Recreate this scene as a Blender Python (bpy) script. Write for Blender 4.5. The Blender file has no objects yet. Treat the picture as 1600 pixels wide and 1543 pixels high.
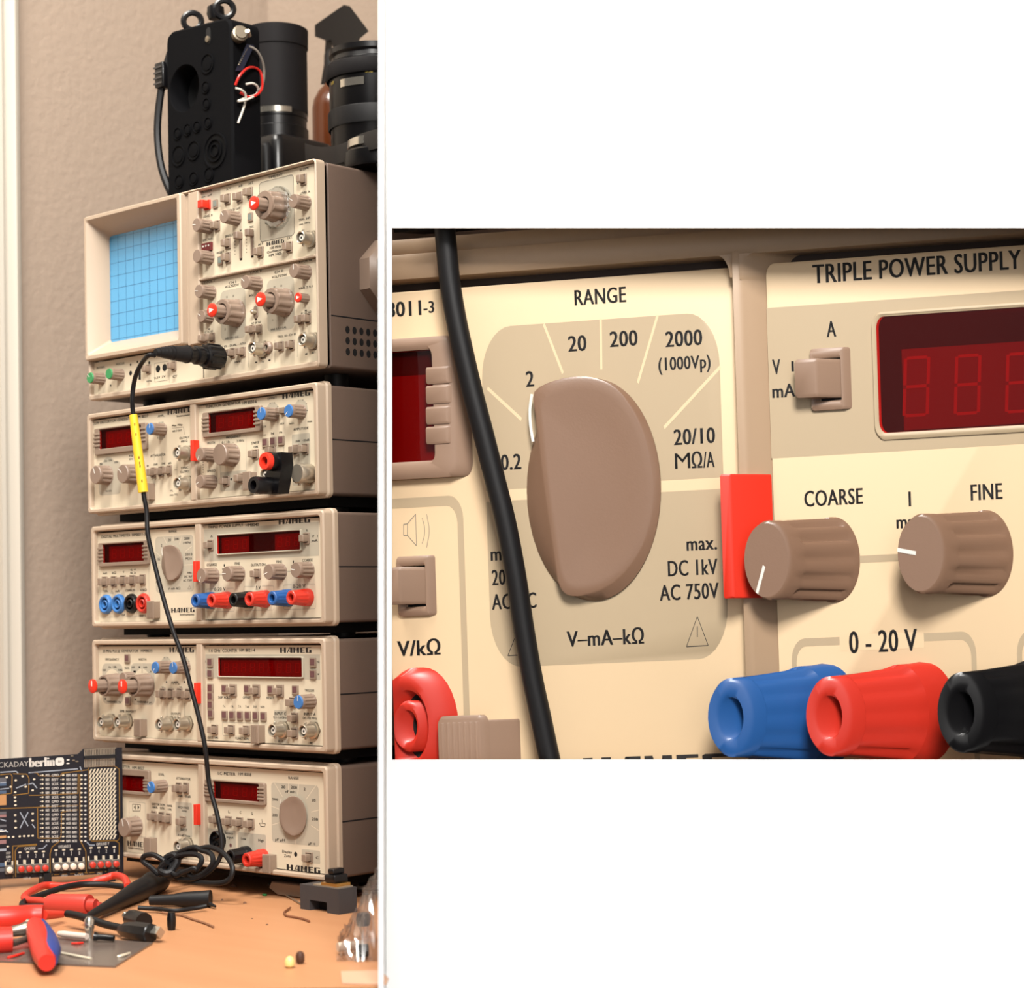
import bpy, math, random
import numpy as np
from math import sin, cos, pi, radians, hypot, atan2, sqrt
random.seed(7)
SC=bpy.context.scene; COL=SC.collection
MM=0.001
# ---------------------------------------------------------------- camera geometry (mm, instrument stack frame)
F,PX,PY=3014.87,800.,824.36
YAW,PITCH,ROLL=0.7409,0.0415,0.0210
CAM=np.array([1329.92,-938.71,211.83])
def rotm(a,b,c):
    ca,sa,cb,sb,cc,sc=cos(a),sin(a),cos(b),sin(b),cos(c),sin(c)
    return np.array([[ca,-sa,0],[sa,ca,0],[0,0,1]])@np.array([[1,0,0],[0,cb,-sb],[0,sb,cb]])@np.array([[cc,0,sc],[0,1,0],[-sc,0,cc]])
R=rotm(YAW,PITCH,ROLL)
def proj(P):
    d=R.T@(np.array(P,float)-CAM); return np.array([PX+F*d[0]/d[1],PY-F*d[2]/d[1]])
def ray(x,y): return R@np.array([(x-PX)/F,1.,-(y-PY)/F])
def onplane(x,y,ax,v):
    d=ray(x,y); return CAM+(v-CAM[ax])/d[ax]*d
def atdepth(x,y,t): return CAM+t*ray(x,y)
def desk(x,y,z=0.): return onplane(x,y,2,z)
def hom(src,dst):
    M=[];b=[]
    for (x,y),(u,v) in zip(src,dst):
        M+=[[x,y,1,0,0,0,-u*x,-u*y],[0,0,0,x,y,1,-v*x,-v*y]]; b+=[u,v]
    return np.append(np.linalg.solve(np.array(M,float),np.array(b,float)),1).reshape(3,3)
def ap(H,x,y):
    p=H@np.array([x,y,1.]); return float(p[0]/p[2]),float(p[1]/p[2])
W=285.; HU=82.3; HS=153.8
UN={'S':[(135,341),(139.5,624.5),(492,244),(496.5,574.5)],
2:[(136.5,646.5),(138,802),(493.5,594.5),(495.5,775.5)],
3:[(140,821.5),(141.6,980),(506,796),(508,974.5)],
4:[(141.6,998),(144,1156.5),(508,998),(510,1175.5)],
5:[(144.5,1175.5),(146,1338.5),(511,1199),(512.5,1371.5)]}
ORG={'S':(-2.4,1.2,390.4),2:(-3.4,-.3,297.0),3:(4.3,-3.1,203.4),4:(2.3,-2.,110.6),5:(0,0,18.)}
HM={k:hom(c,[(0,HS if k=='S' else HU),(0,0),(W,HS if k=='S' else HU),(W,0)]) for k,c in UN.items()}
ZN={'2L':(120,620,8),'2R':(300,580,6.957),'3L':(120,800,7.619),'3R':(300,780,5.333),'4L':(120,980,7.619),'4R':(300,980,5.333),
'5L':(180,1160,6.427),'5R':(310,1170,5.517),'S1':(120,220,3.3333),'S2':(290,235,6.6667),'S3':(290,400,6.6667),'S4':(120,520,6.6667)}
PN=-4.  # module panel plane: 4 mm behind the bezel front
def PXL(k,px,py,n=PN):
    x,zz=ap(HM[k],px,py); O=np.array(ORG[k])
    d=proj(O+[x,-n,zz])-proj(O+[x,0,zz])
    return ap(HM[k],px-d[0],py-d[1])
def P(z,u,v,n=PN):
    o,p,s=ZN[z]; return PXL(z[0] if z[0]=='S' else int(z[0]),o+u/s,p+v/s,n)
# ---------------------------------------------------------------- materials
def lin(c):
    c=c/255.; return c/12.92 if c<=.04045 else ((c+.055)/1.055)**2.4
EXPO=1.45
MATS={}
def mat(name,rgb,rough=.5,metal=0.,k=1.,spec=.4,bump=0.,bscale=300.,noise=0.,nscale=8.,trans=0.,emit=0.,coat=0.):
    if name in MATS: return MATS[name]
    m=bpy.data.materials.new(name); m.use_nodes=True; nt=m.node_tree; b=nt.nodes['Principled BSDF']
    c=[min(.95,lin(v)/EXPO*k) for v in rgb]+[1.]
    b.inputs['Base Color'].default_value=c
    b.inputs['Roughness'].default_value=rough; b.inputs['Metallic'].default_value=metal
    b.inputs['Specular IOR Level'].default_value=spec
    if trans: b.inputs['Transmission Weight'].default_value=trans
    if coat: b.inputs['Coat Weight'].default_value=coat
    if emit:
        b.inputs['Emission Color'].default_value=c; b.inputs['Emission Strength'].default_value=emit
    if bump or noise:
        tc=nt.nodes.new('ShaderNodeTexCoord')
    if noise:
        n=nt.nodes.new('ShaderNodeTexNoise'); n.inputs['Scale'].default_value=nscale; n.inputs['Detail'].default_value=5
        nt.links.new(tc.outputs['Object'],n.inputs['Vector'])
        mx=nt.nodes.new('ShaderNodeMix'); mx.data_type='RGBA'
        mx.inputs[6].default_value=[v*(1-noise) for v in c[:3]]+[1]; mx.inputs[7].default_value=[min(1,v*(1+noise)) for v in c[:3]]+[1]
        nt.links.new(n.outputs['Fac'],mx.inputs[0]); nt.links.new(mx.outputs[2],b.inputs['Base Color'])
    if bump:
        n=nt.nodes.new('ShaderNodeTexNoise'); n.inputs['Scale'].default_value=bscale; n.inputs['Detail'].default_value=4
        nt.links.new(tc.outputs['Object'],n.inputs['Vector'])
        bp=nt.nodes.new('ShaderNodeBump'); bp.inputs['Strength'].default_value=bump; bp.inputs['Distance'].default_value=.001
        nt.links.new(n.outputs['Fac'],bp.inputs['Height']); nt.links.new(bp.outputs['Normal'],b.inputs['Normal'])
    MATS[name]=m; return m
def glass_mat(name,rgb,gloss=.05,rough=.08):
    if name in MATS: return MATS[name]
    m=bpy.data.materials.new(name); m.use_nodes=True; nt=m.node_tree; nt.nodes.clear()
    o=nt.nodes.new('ShaderNodeOutputMaterial'); t=nt.nodes.new('ShaderNodeBsdfTransparent'); g=nt.nodes.new('ShaderNodeBsdfGlossy'); x=nt.nodes.new('ShaderNodeMixShader')
    t.inputs[0].default_value=list(rgb)+[1]; g.inputs['Roughness'].default_value=rough; x.inputs[0].default_value=gloss
    nt.links.new(t.outputs[0],x.inputs[1]); nt.links.new(g.outputs[0],x.inputs[2]); nt.links.new(x.outputs[0],o.inputs[0])
    MATS[name]=m; return m
# ---------------------------------------------------------------- text outlines
TXT={}
def glyphs(s,bold=.022):
    key=(s,bold)
    if key in TXT: return TXT[key]
    cu=bpy.data.curves.new('lettering','FONT'); cu.body=s; cu.size=1.; cu.resolution_u=3; cu.fill_mode='FRONT'; cu.space_character=1.06
    ob=bpy.data.objects.new('lettering',cu); me=bpy.data.meshes.new_from_object(ob)
    v=np.array([tuple(a.co)[:2] for a in me.vertices]) if len(me.vertices) else np.zeros((0,2)); f=[tuple(p.vertices) for p in me.polygons]
    bpy.data.objects.remove(ob); bpy.data.curves.remove(cu); bpy.data.meshes.remove(me)
    if len(v): v[:,0]-=v[:,0].min(); v[:,1]/=.70
    if len(v) and bold:
        n=len(v); v=np.vstack([v+[d,0] for d in (0,bold*2.2,bold*1.1)]); f=[tuple(i+k*n for i in t) for k in range(3) for t in f]
    TXT[key]=(v,f); return TXT[key]
LOGO=[ # wide two-weight capitals, unit height
 [[(0,0),(.5,0),(.5,1),(0,1)],[(.5,.45),(.95,.45),(.95,.56),(.5,.56)],[(.95,0),(1.45,0),(1.45,1),(.95,1)]],
 [[(1.65,0),(1.85,0),(2.45,1),(2.2,1)],[(2.1,.22),(2.6,.22),(2.6,.32),(2.16,.32)],[(2.45,0),(2.98,0),(2.98,1),(2.2,1),(2.45,.8)]],
 [[(3.18,0),(3.6,0),(3.6,1),(3.18,1)],[(3.6,1),(3.98,.25),(3.98,.0),(3.6,.72)],[(3.98,.25),(4.15,.55),(4.15,1),(3.98,.7)],[(4.1,0),(4.6,0),(4.6,1),(4.1,1)]],
 [[(4.82,0),(5.32,0),(5.32,1),(4.82,1)],[(5.32,0),(5.95,0),(5.95,.13),(5.32,.13)],[(5.32,.45),(5.85,.45),(5.85,.56),(5.32,.56)],[(5.32,.87),(5.95,.87),(5.95,1),(5.32,1)]],
 [[(6.15,.05),(6.3,0),(6.65,0),(6.65,1),(6.3,1),(6.15,.95)],[(6.65,.87),(7.45,.87),(7.45,1),(6.65,1)],[(6.65,0),(7.0,0),(7.0,.13),(6.65,.13)],[(7.0,0),(7.5,0),(7.5,.56),(7.0,.56)]]]
# ---------------------------------------------------------------- mesh builder. local axes: x right, z up, height above panel n = -y
def rrect(x0,x1,z0,z1,r,k=4):
    r=max(0,min(r,(x1-x0)/2-1e-4,(z1-z0)/2-1e-4)); pts=[]
    if r<=1e-3: return [(x0,z0),(x1,z0),(x1,z1),(x0,z1)]
    for cx,cz,a in((x1-r,z0+r,-90),(x1-r,z1-r,0),(x0+r,z1-r,90),(x0+r,z0+r,180)):
        for i in range(k+1):
            t=radians(a+90*i/k); pts.append((cx+r*cos(t),cz+r*sin(t)))
    return pts
class MB:
    def __init__(s): s.v=[]; s.f=[]; s.m=[]; s.ml=[]
    def mi(s,m):
        if m not in s.ml: s.ml.append(m)
        return s.ml.index(m)
    def add(s,vs,fs,m):
        b=len(s.v); i=s.mi(m); s.v+=[tuple(map(float,a)) for a in vs]
        for f in fs: s.f.append(tuple(b+j for j in f)); s.m.append(i)
        return s
    def loops(s,L,m,cap0=False,cap1=True,closed=True):
        n=len(L[0]); vs=[p for l in L for p in l]; fs=[]
        for a in range(len(L)-1):
            for j in range(n if closed else n-1):
                k=(j+1)%n; fs.append((a*n+j,a*n+k,(a+1)*n+k,(a+1)*n+j))
        if cap0: fs.append(tuple(range(n-1,-1,-1)))
        if cap1: fs.append(tuple((len(L)-1)*n+j for j in range(n)))
        return s.add(vs,fs,m)
    def poly(s,pts,n0,n1,m,ch=0.,back=False):
        # prism of outline pts (x,z), from height n0 to n1
        c=np.mean(pts,axis=0); L=[]
        if n1-n0>1e-6: L.append([(x,-n0,z) for x,z in pts])
        if ch:
            L.append([(x,-(n1-ch),z) for x,z in pts]); q=inset(pts,ch); L.append([(x,-n1,z) for x,z in q])
        else: L.append([(x,-n1,z) for x,z in pts])
        return s.loops(L,m,cap0=back)
    def rp(s,x0,x1,z0,z1,r,n0,n1,m,ch=0.,k=4,back=False):
        L=[]
        q=rrect(x0,x1,z0,z1,r,k)
        if n1-n0>1e-6: L.append([(x,-n0,z) for x,z in q])
        L.append([(x,-(n1-ch),z) for x,z in q])
        if ch: L.append([(x,-n1,z) for x,z in rrect(x0+ch,x1-ch,z0+ch,z1-ch,max(.01,r-ch) if r>.01 else 0,k)])
        if r<=1e-3: pass
        return s.loops(L,m,cap0=back)
    def ring(s,o,ro,i,ri,n0,n1,m,ch=0.,k=4,inner_depth=None):
        # frame between outer rect o and inner rect i
        a=rrect(*o,ro or .02,k); b=rrect(*i,ri or .02,k)
        ao=rrect(o[0]+ch,o[1]-ch,o[2]+ch,o[3]-ch,max(.02,(ro or .02)-ch),k) if ch else a
        bo=rrect(i[0]-ch,i[1]+ch,i[2]-ch,i[3]+ch,(ri or .02)+ch,k) if ch else b
        L=[]
        if n1-n0>1e-6: L.append([(x,-n0,z) for x,z in a])
        if ch: L.append([(x,-(n1-ch),z) for x,z in a])
        L.append([(x,-n1,z) for x,z in ao]); L.append([(x,-n1,z) for x,z in bo])
        if ch: L.append([(x,-(n1-ch),z) for x,z in b])
        nd=n0 if inner_depth is None else inner_depth
        if n1-nd>1e-6: L.append([(x,-nd,z) for x,z in b])
        return s.loops(L,m,cap1=False)
    def lathe(s,x,z,prof,m,seg=24,flute=0.,cnt=12,span=(0,0),cap=True,ph=0.):
        L=[]
        if flute: seg=cnt*6
        for i,(r,n) in enumerate(prof):
            l=[]
            for j in range(seg):
                t=2*pi*j/seg; rr=r
                if flute and span[0]<=i<=span[1]: rr=r*(1-flute*(1 if (j%6) in (0,1) else (.35 if (j%6) in(2,5) else 0)))
                l.append((x+rr*cos(t+ph),-n,z+rr*sin(t+ph)))
            L.append(l)
        return s.loops(L,m,cap1=cap)
    def lathez(s,c,prof,m,seg=36,cap0=False,cap1=True,ribs=0.,span=(0,0)):
        L=[]
        for i,(r,z) in enumerate(prof):
            L.append([(c[0]+r*(1-(ribs if span[0]<=i<=span[1] and j%2 else 0))*cos(2*pi*j/seg),c[1]+r*(1-(ribs if span[0]<=i<=span[1] and j%2 else 0))*sin(2*pi*j/seg),c[2]+z) for j in range(seg)])
        return s.loops(L,m,cap0=cap0,cap1=cap1)
    def box(s,x0,x1,y0,y1,z0,z1,m,b=0.):
        if not b:
            vs=[(x,y,z) for z in(z0,z1) for x,y in((x0,y0),(x1,y0),(x1,y1),(x0,y1))]
            return s.add(vs,[(0,1,2,3)[::-1],(4,5,6,7),(0,1,5,4),(1,2,6,5),(2,3,7,6),(3,0,4,7)],m)
        L=[]
        for zz,d in((z0,b),(z0+b*.3,b*.3),(z0+b,0),(z1-b,0),(z1-b*.3,b*.3),(z1,b)):
            L.append([(x,y,zz) for x,y in rrect(x0+d,x1-d,y0+d,y1-d,b,3)])
        return s.loops(L,m,cap0=True)
    def line(s,x0,z0,x1,z1,w,n,m):
        d=hypot(x1-x0,z1-z0) or 1; ax,az=-(z1-z0)/d*w/2,(x1-x0)/d*w/2
        return s.add([(x0+ax,-n,z0+az),(x0-ax,-n,z0-az),(x1-ax,-n,z1-az),(x1+ax,-n,z1+az)],[(0,1,2,3)],m)
    def pline(s,pts,w,n,m,closed=False):
        q=list(pts)+([pts[0]] if closed else [])
        for a,b in zip(q,q[1:]): s.line(a[0],a[1],b[0],b[1],w,n,m)
        return s
    def text(s,st,x0,z,x1,cap,n,m,bold=.022,dz=0.):
        v,f=glyphs(st,bold)
        if not len(v): return s
        k=(x1-x0)/max(.01,v[:,0].max()); 
        return s.add([(x0+a*k,-n,z-cap/2+b*cap+dz*(a*k)) for a,b in v],f,m)
    def logo(s,x0,z,x1,cap,n,m,dz=0.):
        k=(x1-x0)/7.5
        for L in LOGO:
            for p in L: s.add([(x0+a*k,-n,z-cap/2+b*cap+dz*(a*k)) for a,b in p],[tuple(range(len(p)))],m)
        return s
    def tube(s,pts,r,m,seg=10,cap=True,smooth=4):
        pts=[np.array(p,float) for p in pts]
        if smooth and len(pts)>2: pts=spline(pts,smooth)
        rs=r if callable(r) else (lambda t:r)
        N=len(pts); up=np.array([.13,.21,.97]); L=[]
        for i,p in enumerate(pts):
            t=pts[min(i+1,N-1)]-pts[max(i-1,0)]; t/= (np.linalg.norm(t) or 1)
            a=np.cross(t,up); 
            if np.linalg.norm(a)<.05: a=np.cross(t,[1,0,0])
            a/=np.linalg.norm(a); b=np.cross(a,t); b/=np.linalg.norm(b); up=b
            rr=rs(i/(N-1)); L.append([tuple(p+rr*(cos(2*pi*j/seg)*a+sin(2*pi*j/seg)*b)) for j in range(seg)])
        return s.loops(L,m,cap0=cap,cap1=cap)
    def axial(s,p0,p1,prof,m,seg=20,cap0=True,cap1=True):
        # lathe around the segment p0->p1; prof (r, t along in 0..1)
        p0=np.array(p0,float);p1=np.array(p1,float);t=p1-p0;t/=np.linalg.norm(t)
        a=np.cross(t,[0,0,1.]); 
        if np.linalg.norm(a)<.05:a=np.cross(t,[1.,0,0])
        a/=np.linalg.norm(a);b=np.cross(a,t)
        L=[[tuple(p0+(p1-p0)*q+r*(cos(2*pi*j/seg)*a+sin(2*pi*j/seg)*b)) for j in range(seg)] for r,q in prof]
        return s.loops(L,m,cap0=cap0,cap1=cap1)
    def build(s,name,parent=None,loc=(0,0,0),mapf=None,sharp=38.):
        me=bpy.data.meshes.new(name)
        if mapf: vs=[tuple((mapf(v)-np.array(loc))*MM) for v in s.v]
        else: vs=[(a*MM,b*MM,c*MM) for a,b,c in s.v]
        me.from_pydata(vs,[],s.f)
        for m in s.ml: me.materials.append(m)
        me.polygons.foreach_set('material_index',s.m); me.polygons.foreach_set('use_smooth',[True]*len(s.f))
        me.update(); me.set_sharp_from_angle(angle=radians(sharp))
        return link(name,me,parent,(0,0,0) if mapf and parent else loc)
def link(name,me,parent,loc):
    o=bpy.data.objects.new(name,me); COL.objects.link(o)
    o.location=[v*MM for v in loc]
    if parent: o.parent=parent
    return o
def inset(pts,d):
    n=len(pts); out=[]; A=sum(pts[i][0]*pts[(i+1)%n][1]-pts[(i+1)%n][0]*pts[i][1] for i in range(n)); sg=1 if A>0 else -1
    for i in range(n):
        p0,p1,p2=pts[i-1],pts[i],pts[(i+1)%n]
        e1=(p1[0]-p0[0],p1[1]-p0[1]);e2=(p2[0]-p1[0],p2[1]-p1[1]);l1=hypot(*e1) or 1;l2=hypot(*e2) or 1
        nx=-e1[1]/l1-e2[1]/l2;nz=e1[0]/l1+e2[0]/l2;l=hypot(nx,nz) or 1
        out.append((p1[0]+sg*d*nx/l,p1[1]+sg*d*nz/l))
    return out
def spline(p,k):
    out=[]
    for i in range(len(p)-1):
        a,b,c,d=p[max(i-1,0)],p[i],p[i+1],p[min(i+2,len(p)-1)]
        for j in range(k):
            t=j/k; out.append(.5*((2*b)+(c-a)*t+(2*a-5*b+4*c-d)*t*t+(3*b-a-3*c+d)*t**3))
    out.append(p[-1]); return out
def tag(o,label=None,cat=None,group=None,kind=None):
    if label:o['label']=label
    if cat:o['category']=cat
    if group:o['group']=group
    if kind:o['kind']=kind
    return o
def thing(name,label,cat,loc,group=None):
    o=bpy.data.objects.new(name,None); COL.objects.link(o); o.location=[v*MM for v in loc]; o.empty_display_size=.02
    return tag(o,label,cat,group)
CREAM=mat('cream_panel_paint',(232,217,190),.5,spec=.3)
FRAME=mat('beige_grey_moulding',(198,176,153),.45,spec=.4)
TAUPE=mat('taupe_knob_plastic',(148,126,110),.40,spec=.4)
BTN=mat('taupe_button_plastic',(152,131,113),.45)
ZONE=mat('grey_print_zone',(196,186,166),.5)
INK=mat('black_print',(38,34,34),.6)
THIN=mat('grey_print_line',(150,140,125),.6)
WHITE=mat('white_print',(245,240,230),.5)
CASE=mat('brown_grey_case_paint',(118,98,86),.55,bump=.15,bscale=900)
DARK=mat('black_shadow_plastic',(15,14,15),.7,spec=.2)  # black plastic, also used for painted shade in gaps
BLACK=mat('black_gloss_plastic',(16,15,17),.3,spec=.35)
RUB=mat('black_rubber',(20,19,21),.5,spec=.3)
BLUE=mat('blue_cap',(62,122,190),.4)
BLUEP=mat('blue_post_plastic',(38,92,160),.35,spec=.5)
REDP=mat('red_post_plastic',(214,52,36),.35,spec=.5)
RED=mat('red_cap',(236,52,30),.4)
GREEN=mat('green_cap',(60,150,90),.4)
METAL=mat('nickel_metal',(214,202,182),.3,metal=.8)
METALD=mat('dark_nickel',(150,138,120),.35,metal=.7)
PTFE=mat('white_insulator',(238,232,220),.4)
MAUVE=mat('mauve_led_lens',(112,74,76),.3)
HOLE=mat('dark_hole',(12,11,12),.8)
LEDR=mat('dark_red_display',(98,7,11),.5)
LEDB=mat('display_digit_red',(140,16,18),.5)
LEDK=mat('display_black_and_shade',(12,3,5),.6)  # backing black; its bare top band paints the shade inside the window
RGLASS=glass_mat('red_display_glass',(.88,.10,.08),.008,.02)
CLEAR=glass_mat('clear_dial_plastic',(.86,.88,.88),.3,.08)
SCREEN=mat('blue_screen_glass',(92,176,226),.25,spec=.5,coat=.4,emit=.03)
GRAT=mat('screen_graticule',(34,92,140),.4)
YEL=mat('yellow_sleeve',(250,205,50),.45)
def knob(mb,x,z,n0,Rr,L,body,cap=None,ang=None,ptr=WHITE,cnt=11,u=1.,part=None):
    if part!='cap': mb.lathe(x,z,[(Rr*1.0,n0),(Rr,n0+.04*L),(Rr*.98,n0+.08*L),(Rr*.93,n0+.74*L),(Rr*.92,n0+.8*L),(Rr*.92,n0+.95*L),(Rr*.86,n0+L),(Rr*.84,n0+L),(Rr*.8,n0+L),(Rr*.2,n0+L*1.0)],body,flute=.135,cnt=cnt,span=(2,3))
    if part=='body': return mb
    if cap: mb.lathe(x,z,[(Rr*.9,n0+L*.9),(Rr*.9,n0+L*.985),(Rr*.82,n0+L*1.04)],cap,seg=28)
    if ang is not None:
        t=radians(ang); s,c=sin(t),cos(t); h=n0+L*(1.045 if cap else 1.01)
        mb.poly([(x+Rr*(.15*s-.045*c),z+Rr*(.15*c+.045*s)),(x+Rr*(.15*s+.045*c),z+Rr*(.15*c-.045*s)),(x+Rr*(.84*s+.045*c),z+Rr*(.84*c-.045*s)),(x+Rr*(.84*s-.045*c),z+Rr*(.84*c+.045*s))],h-.02*u,h+.05*u,ptr)
    return mb
def dualknob(mb,x,z,n0,Rr,L,r2,L2,body,capm,skirt=0,arrow=True,part=None):
    if part=='inner': return innerknob(mb,x,z,n0,Rr,L,r2,L2,body,capm,arrow)
    if skirt: mb.lathe(x,z,[(skirt,n0),(skirt,n0+2.5),(skirt*.93,n0+4),(skirt*.9,n0+4),(Rr,n0+4.5)],CLEAR,flute=.05,cnt=14,span=(1,3),cap=False)
    mb.lathe(x,z,[(Rr*1.04,n0),(Rr*1.04,n0+.1*L),(Rr,n0+.15*L),(Rr*.95,n0+.88*L),(Rr*.9,n0+L*.9),(Rr*.88,n0+L),(r2*1.25,n0+L),(r2*1.2,n0+L*.8),(r2,n0+L*.8)],body,flute=.1,cnt=10,span=(2,3),cap=False)
    if part is None: innerknob(mb,x,z,n0,Rr,L,r2,L2,body,capm,arrow)
    return mb
def innerknob(mb,x,z,n0,Rr,L,r2,L2,body,capm,arrow=True):
    mb.lathe(x,z,[(r2,n0+.8*L),(r2*.96,n0+L2*.93),(r2*.9,n0+L2*.94)],body,flute=.08,cnt=8,span=(0,1))
    h=n0+L2
    mb.lathe(x,z,[(r2*1.04,h-1.6),(r2*1.04,h-.5),(r2*.9,h)],capm,seg=24)
    if arrow: mb.poly([(x-r2*.45,z+r2*.38),(x-r2*.45,z-r2*.38),(x+r2*.65,z)],h,h+.06,WHITE)
    else: mb.poly([(x-r2*.12,z),(x+r2*.12,z),(x+r2*.12,z+r2*.8),(x-r2*.12,z+r2*.8)],h,h+.06,WHITE)
def button(mb,x,z,w=7.4,h=7.6,n0=PN,out=6.2,cw=5.0,chh=5.0,m=BTN,u=1.,part=None):
    if part!='cap': mb.ring((x-w/2,x+w/2,z-h/2,z+h/2),.4*u,(x-cw/2-.25*u,x+cw/2+.25*u,z-chh/2-.35*u,z+chh/2+.25*u),.1*u,n0,n0+1.3*u,m,ch=.35*u,k=2,inner_depth=n0+.2*u)
    if part!='cap': mb.rp(x-cw/2-.2*u,x+cw/2+.2*u,z-chh/2-.3*u,z+chh/2+.2*u,0,n0,n0+.1*u,HOLE)
    if part!='body': mb.rp(x-cw/2,x+cw/2,z-chh/2,z+chh/2,.5*u,n0,n0+out,m,ch=.4*u,k=2)
def led(mb,x,z,s=6.6,n0=PN,m=MAUVE):
    mb.rp(x-s/2,x+s/2,z-s*.58,z+s*.5,.5,n0,n0+1.3,BTN,ch=.4,k=2)
    mb.rp(x-s*.34,x+s*.34,z-s*.3,z+s*.36,.2,n0+1.3,n0+1.5,m,k=1)
def bnc(mb,x,z,n0=PN,r=4.7):
    mb.lathe(x,z,[(r*1.5,n0),(r*1.5,n0+1.),(r*1.4,n0+1.3)],METALD,seg=6)
    mb.lathe(x,z,[(r*1.32,n0+1.3),(r*1.32,n0+2.6),(r*1.02,n0+3.),(r,n0+3.2),(r,n0+11.2),(r*.9,n0+11.6),(r*.78,n0+11.2),(r*.74,n0+4)],METAL,seg=28,cap=False)
    mb.lathe(x,z,[(r*.76,n0+4),(r*.76,n0+4.2)],HOLE,seg=20)
    mb.lathe(x,z,[(r*.5,n0+4.),(r*.5,n0+10.2),(r*.2,n0+10.3)],PTFE,seg=18)
    mb.lathe(x,z,[(r*.2,n0+10.3),(r*.2,n0+10.4)],HOLE,seg=10)
    for sg in(-1,1): mb.axial((x+sg*.4*r*0,-(n0+8.4),z+sg*r*.9),(x,-(n0+8.4),z+sg*r*1.35),[(1.,0),(1.,.8),(.6,1)],METAL,seg=8)
def socket(mb,x,z,Rr,m,n0=PN,h=3.5,u=1.):
    mb.lathe(x,z,[(Rr,n0),(Rr,n0+h*.4),(Rr*.86,n0+h*.95),(Rr*.74,n0+h),(Rr*.62,n0+h*.8),(Rr*.58,n0+.15)],m,seg=32,cap=False)
    mb.lathe(x,z,[(Rr*.6,n0+.1),(Rr*.6,n0+.15*u)],HOLE,seg=24)
    mb.lathe(x,z,[(Rr*.44,n0+.1),(Rr*.44,n0+h*.75),(Rr*.38,n0+h*.9),(Rr*.28,n0+h*.8),(Rr*.26,n0+.4)],m,seg=24,cap=False)
    mb.lathe(x,z,[(Rr*.27,n0+.4),(Rr*.27,n0+.5*u)],HOLE,seg=16)
def post(mb,x,z,n0,L,r0,r1,m):
    mb.lathe(x,z,[(r0*1.0,n0),(r0*1.02,n0+.06*L),(r0*.99,n0+.16*L),(r0*.98,n0+.28*L)],m,seg=32,cap=False)
    mb.lathe(x,z,[(r0*.98,n0+.28*L),(r0*.93,n0+.36*L),(r1*1.02,n0+.86*L)],m,flute=.09,cnt=12,span=(1,1),cap=False)
    mb.lathe(x,z,[(r1*1.02,n0+.86*L),(r1,n0+.97*L),(r1*.9,n0+L),(r1*.62,n0+L),(r1*.52,n0+.975*L),(r1*.5,n0+.6*L)],m,seg=32,cap=False)
    mb.lathe(x,z,[(r1*.51,n0+.6*L),(r1*.51,n0+.61*L)],HOLE,seg=20)
def clip(mb,x0,x1,z0,z1,n0,n1):
    mb.rp(x0,x1,z0,z1,.4,n0,n1,RED,ch=.3)
SEG=[(.12,.95,.88,1),(.12,.475,.88,.525),(.12,0,.88,.05),(0,.53,.12,.97),(.88,.53,1,.97),(0,.03,.12,.47),(.88,.03,1,.47)]
def digits(mb,x0,x1,z0,z1,cnt,n,m,w=.55):
    step=(x1-x0)/cnt
    for i in range(cnt):
        a=x0+step*(i+.5-w/2)
        for sx0,sz0,sx1,sz1 in SEG:
            q=[(a+step*w*t+ (z0+(z1-z0)*s-z0)*.09,z0+(z1-z0)*s) for t,s in((sx0,sz0),(sx1,sz0),(sx1,sz1),(sx0,sz1))]
            mb.add([(x,-n,z) for x,z in q],[(0,1,2,3)],m)
RKTOP0=[(835,612),(868,594),(905,588),(935,592),(962,606),(988,636),(1008,680),(1019,730),(1022,765),(1018,810),(1006,850),(985,885),(960,910),(930,926),(900,931),(882,926),(871,905),(864,860),(855,800),(848,750),(842,700),(837,650)]
def smooth_loop(p,k=3):
    q=[np.array(a,float) for a in p]; o=[]
    for i in range(len(q)):
        a,b,c,d=q[i-1],q[i],q[(i+1)%len(q)],q[(i+2)%len(q)]
        for j in range(k):
            t=j/k; o.append(tuple(.5*((2*b)+(c-a)*t+(2*a-5*b+4*c-d)*t*t+(3*b-a-3*c+d)*t**3)))
    return o
RK5=[(740,430),(762,414),(790,407),(820,404),(850,409),(880,421),(905,447),(927,487),(943,532),(950,580),(944,622),(926,660),(903,696),(878,722),(850,738),(824,738),(800,724),(775,696),(752,650),(737,600),(727,550),(722,505),(716,470),(722,448)]
RK5=[(837+113*cos(a_)*(1-.04*cos(a_)),572+167*sin(a_)) for a_ in [2*pi*i_/26 for i_ in range(26)]]
RK5=[(u,v) if not(u<760 and v<500) else (u-(10 if v>440 else 4),v-2) for u,v in RK5]
RK5=[(928+(u-835)*.997,765+(v-570)*1.042) for u,v in RK5]
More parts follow.
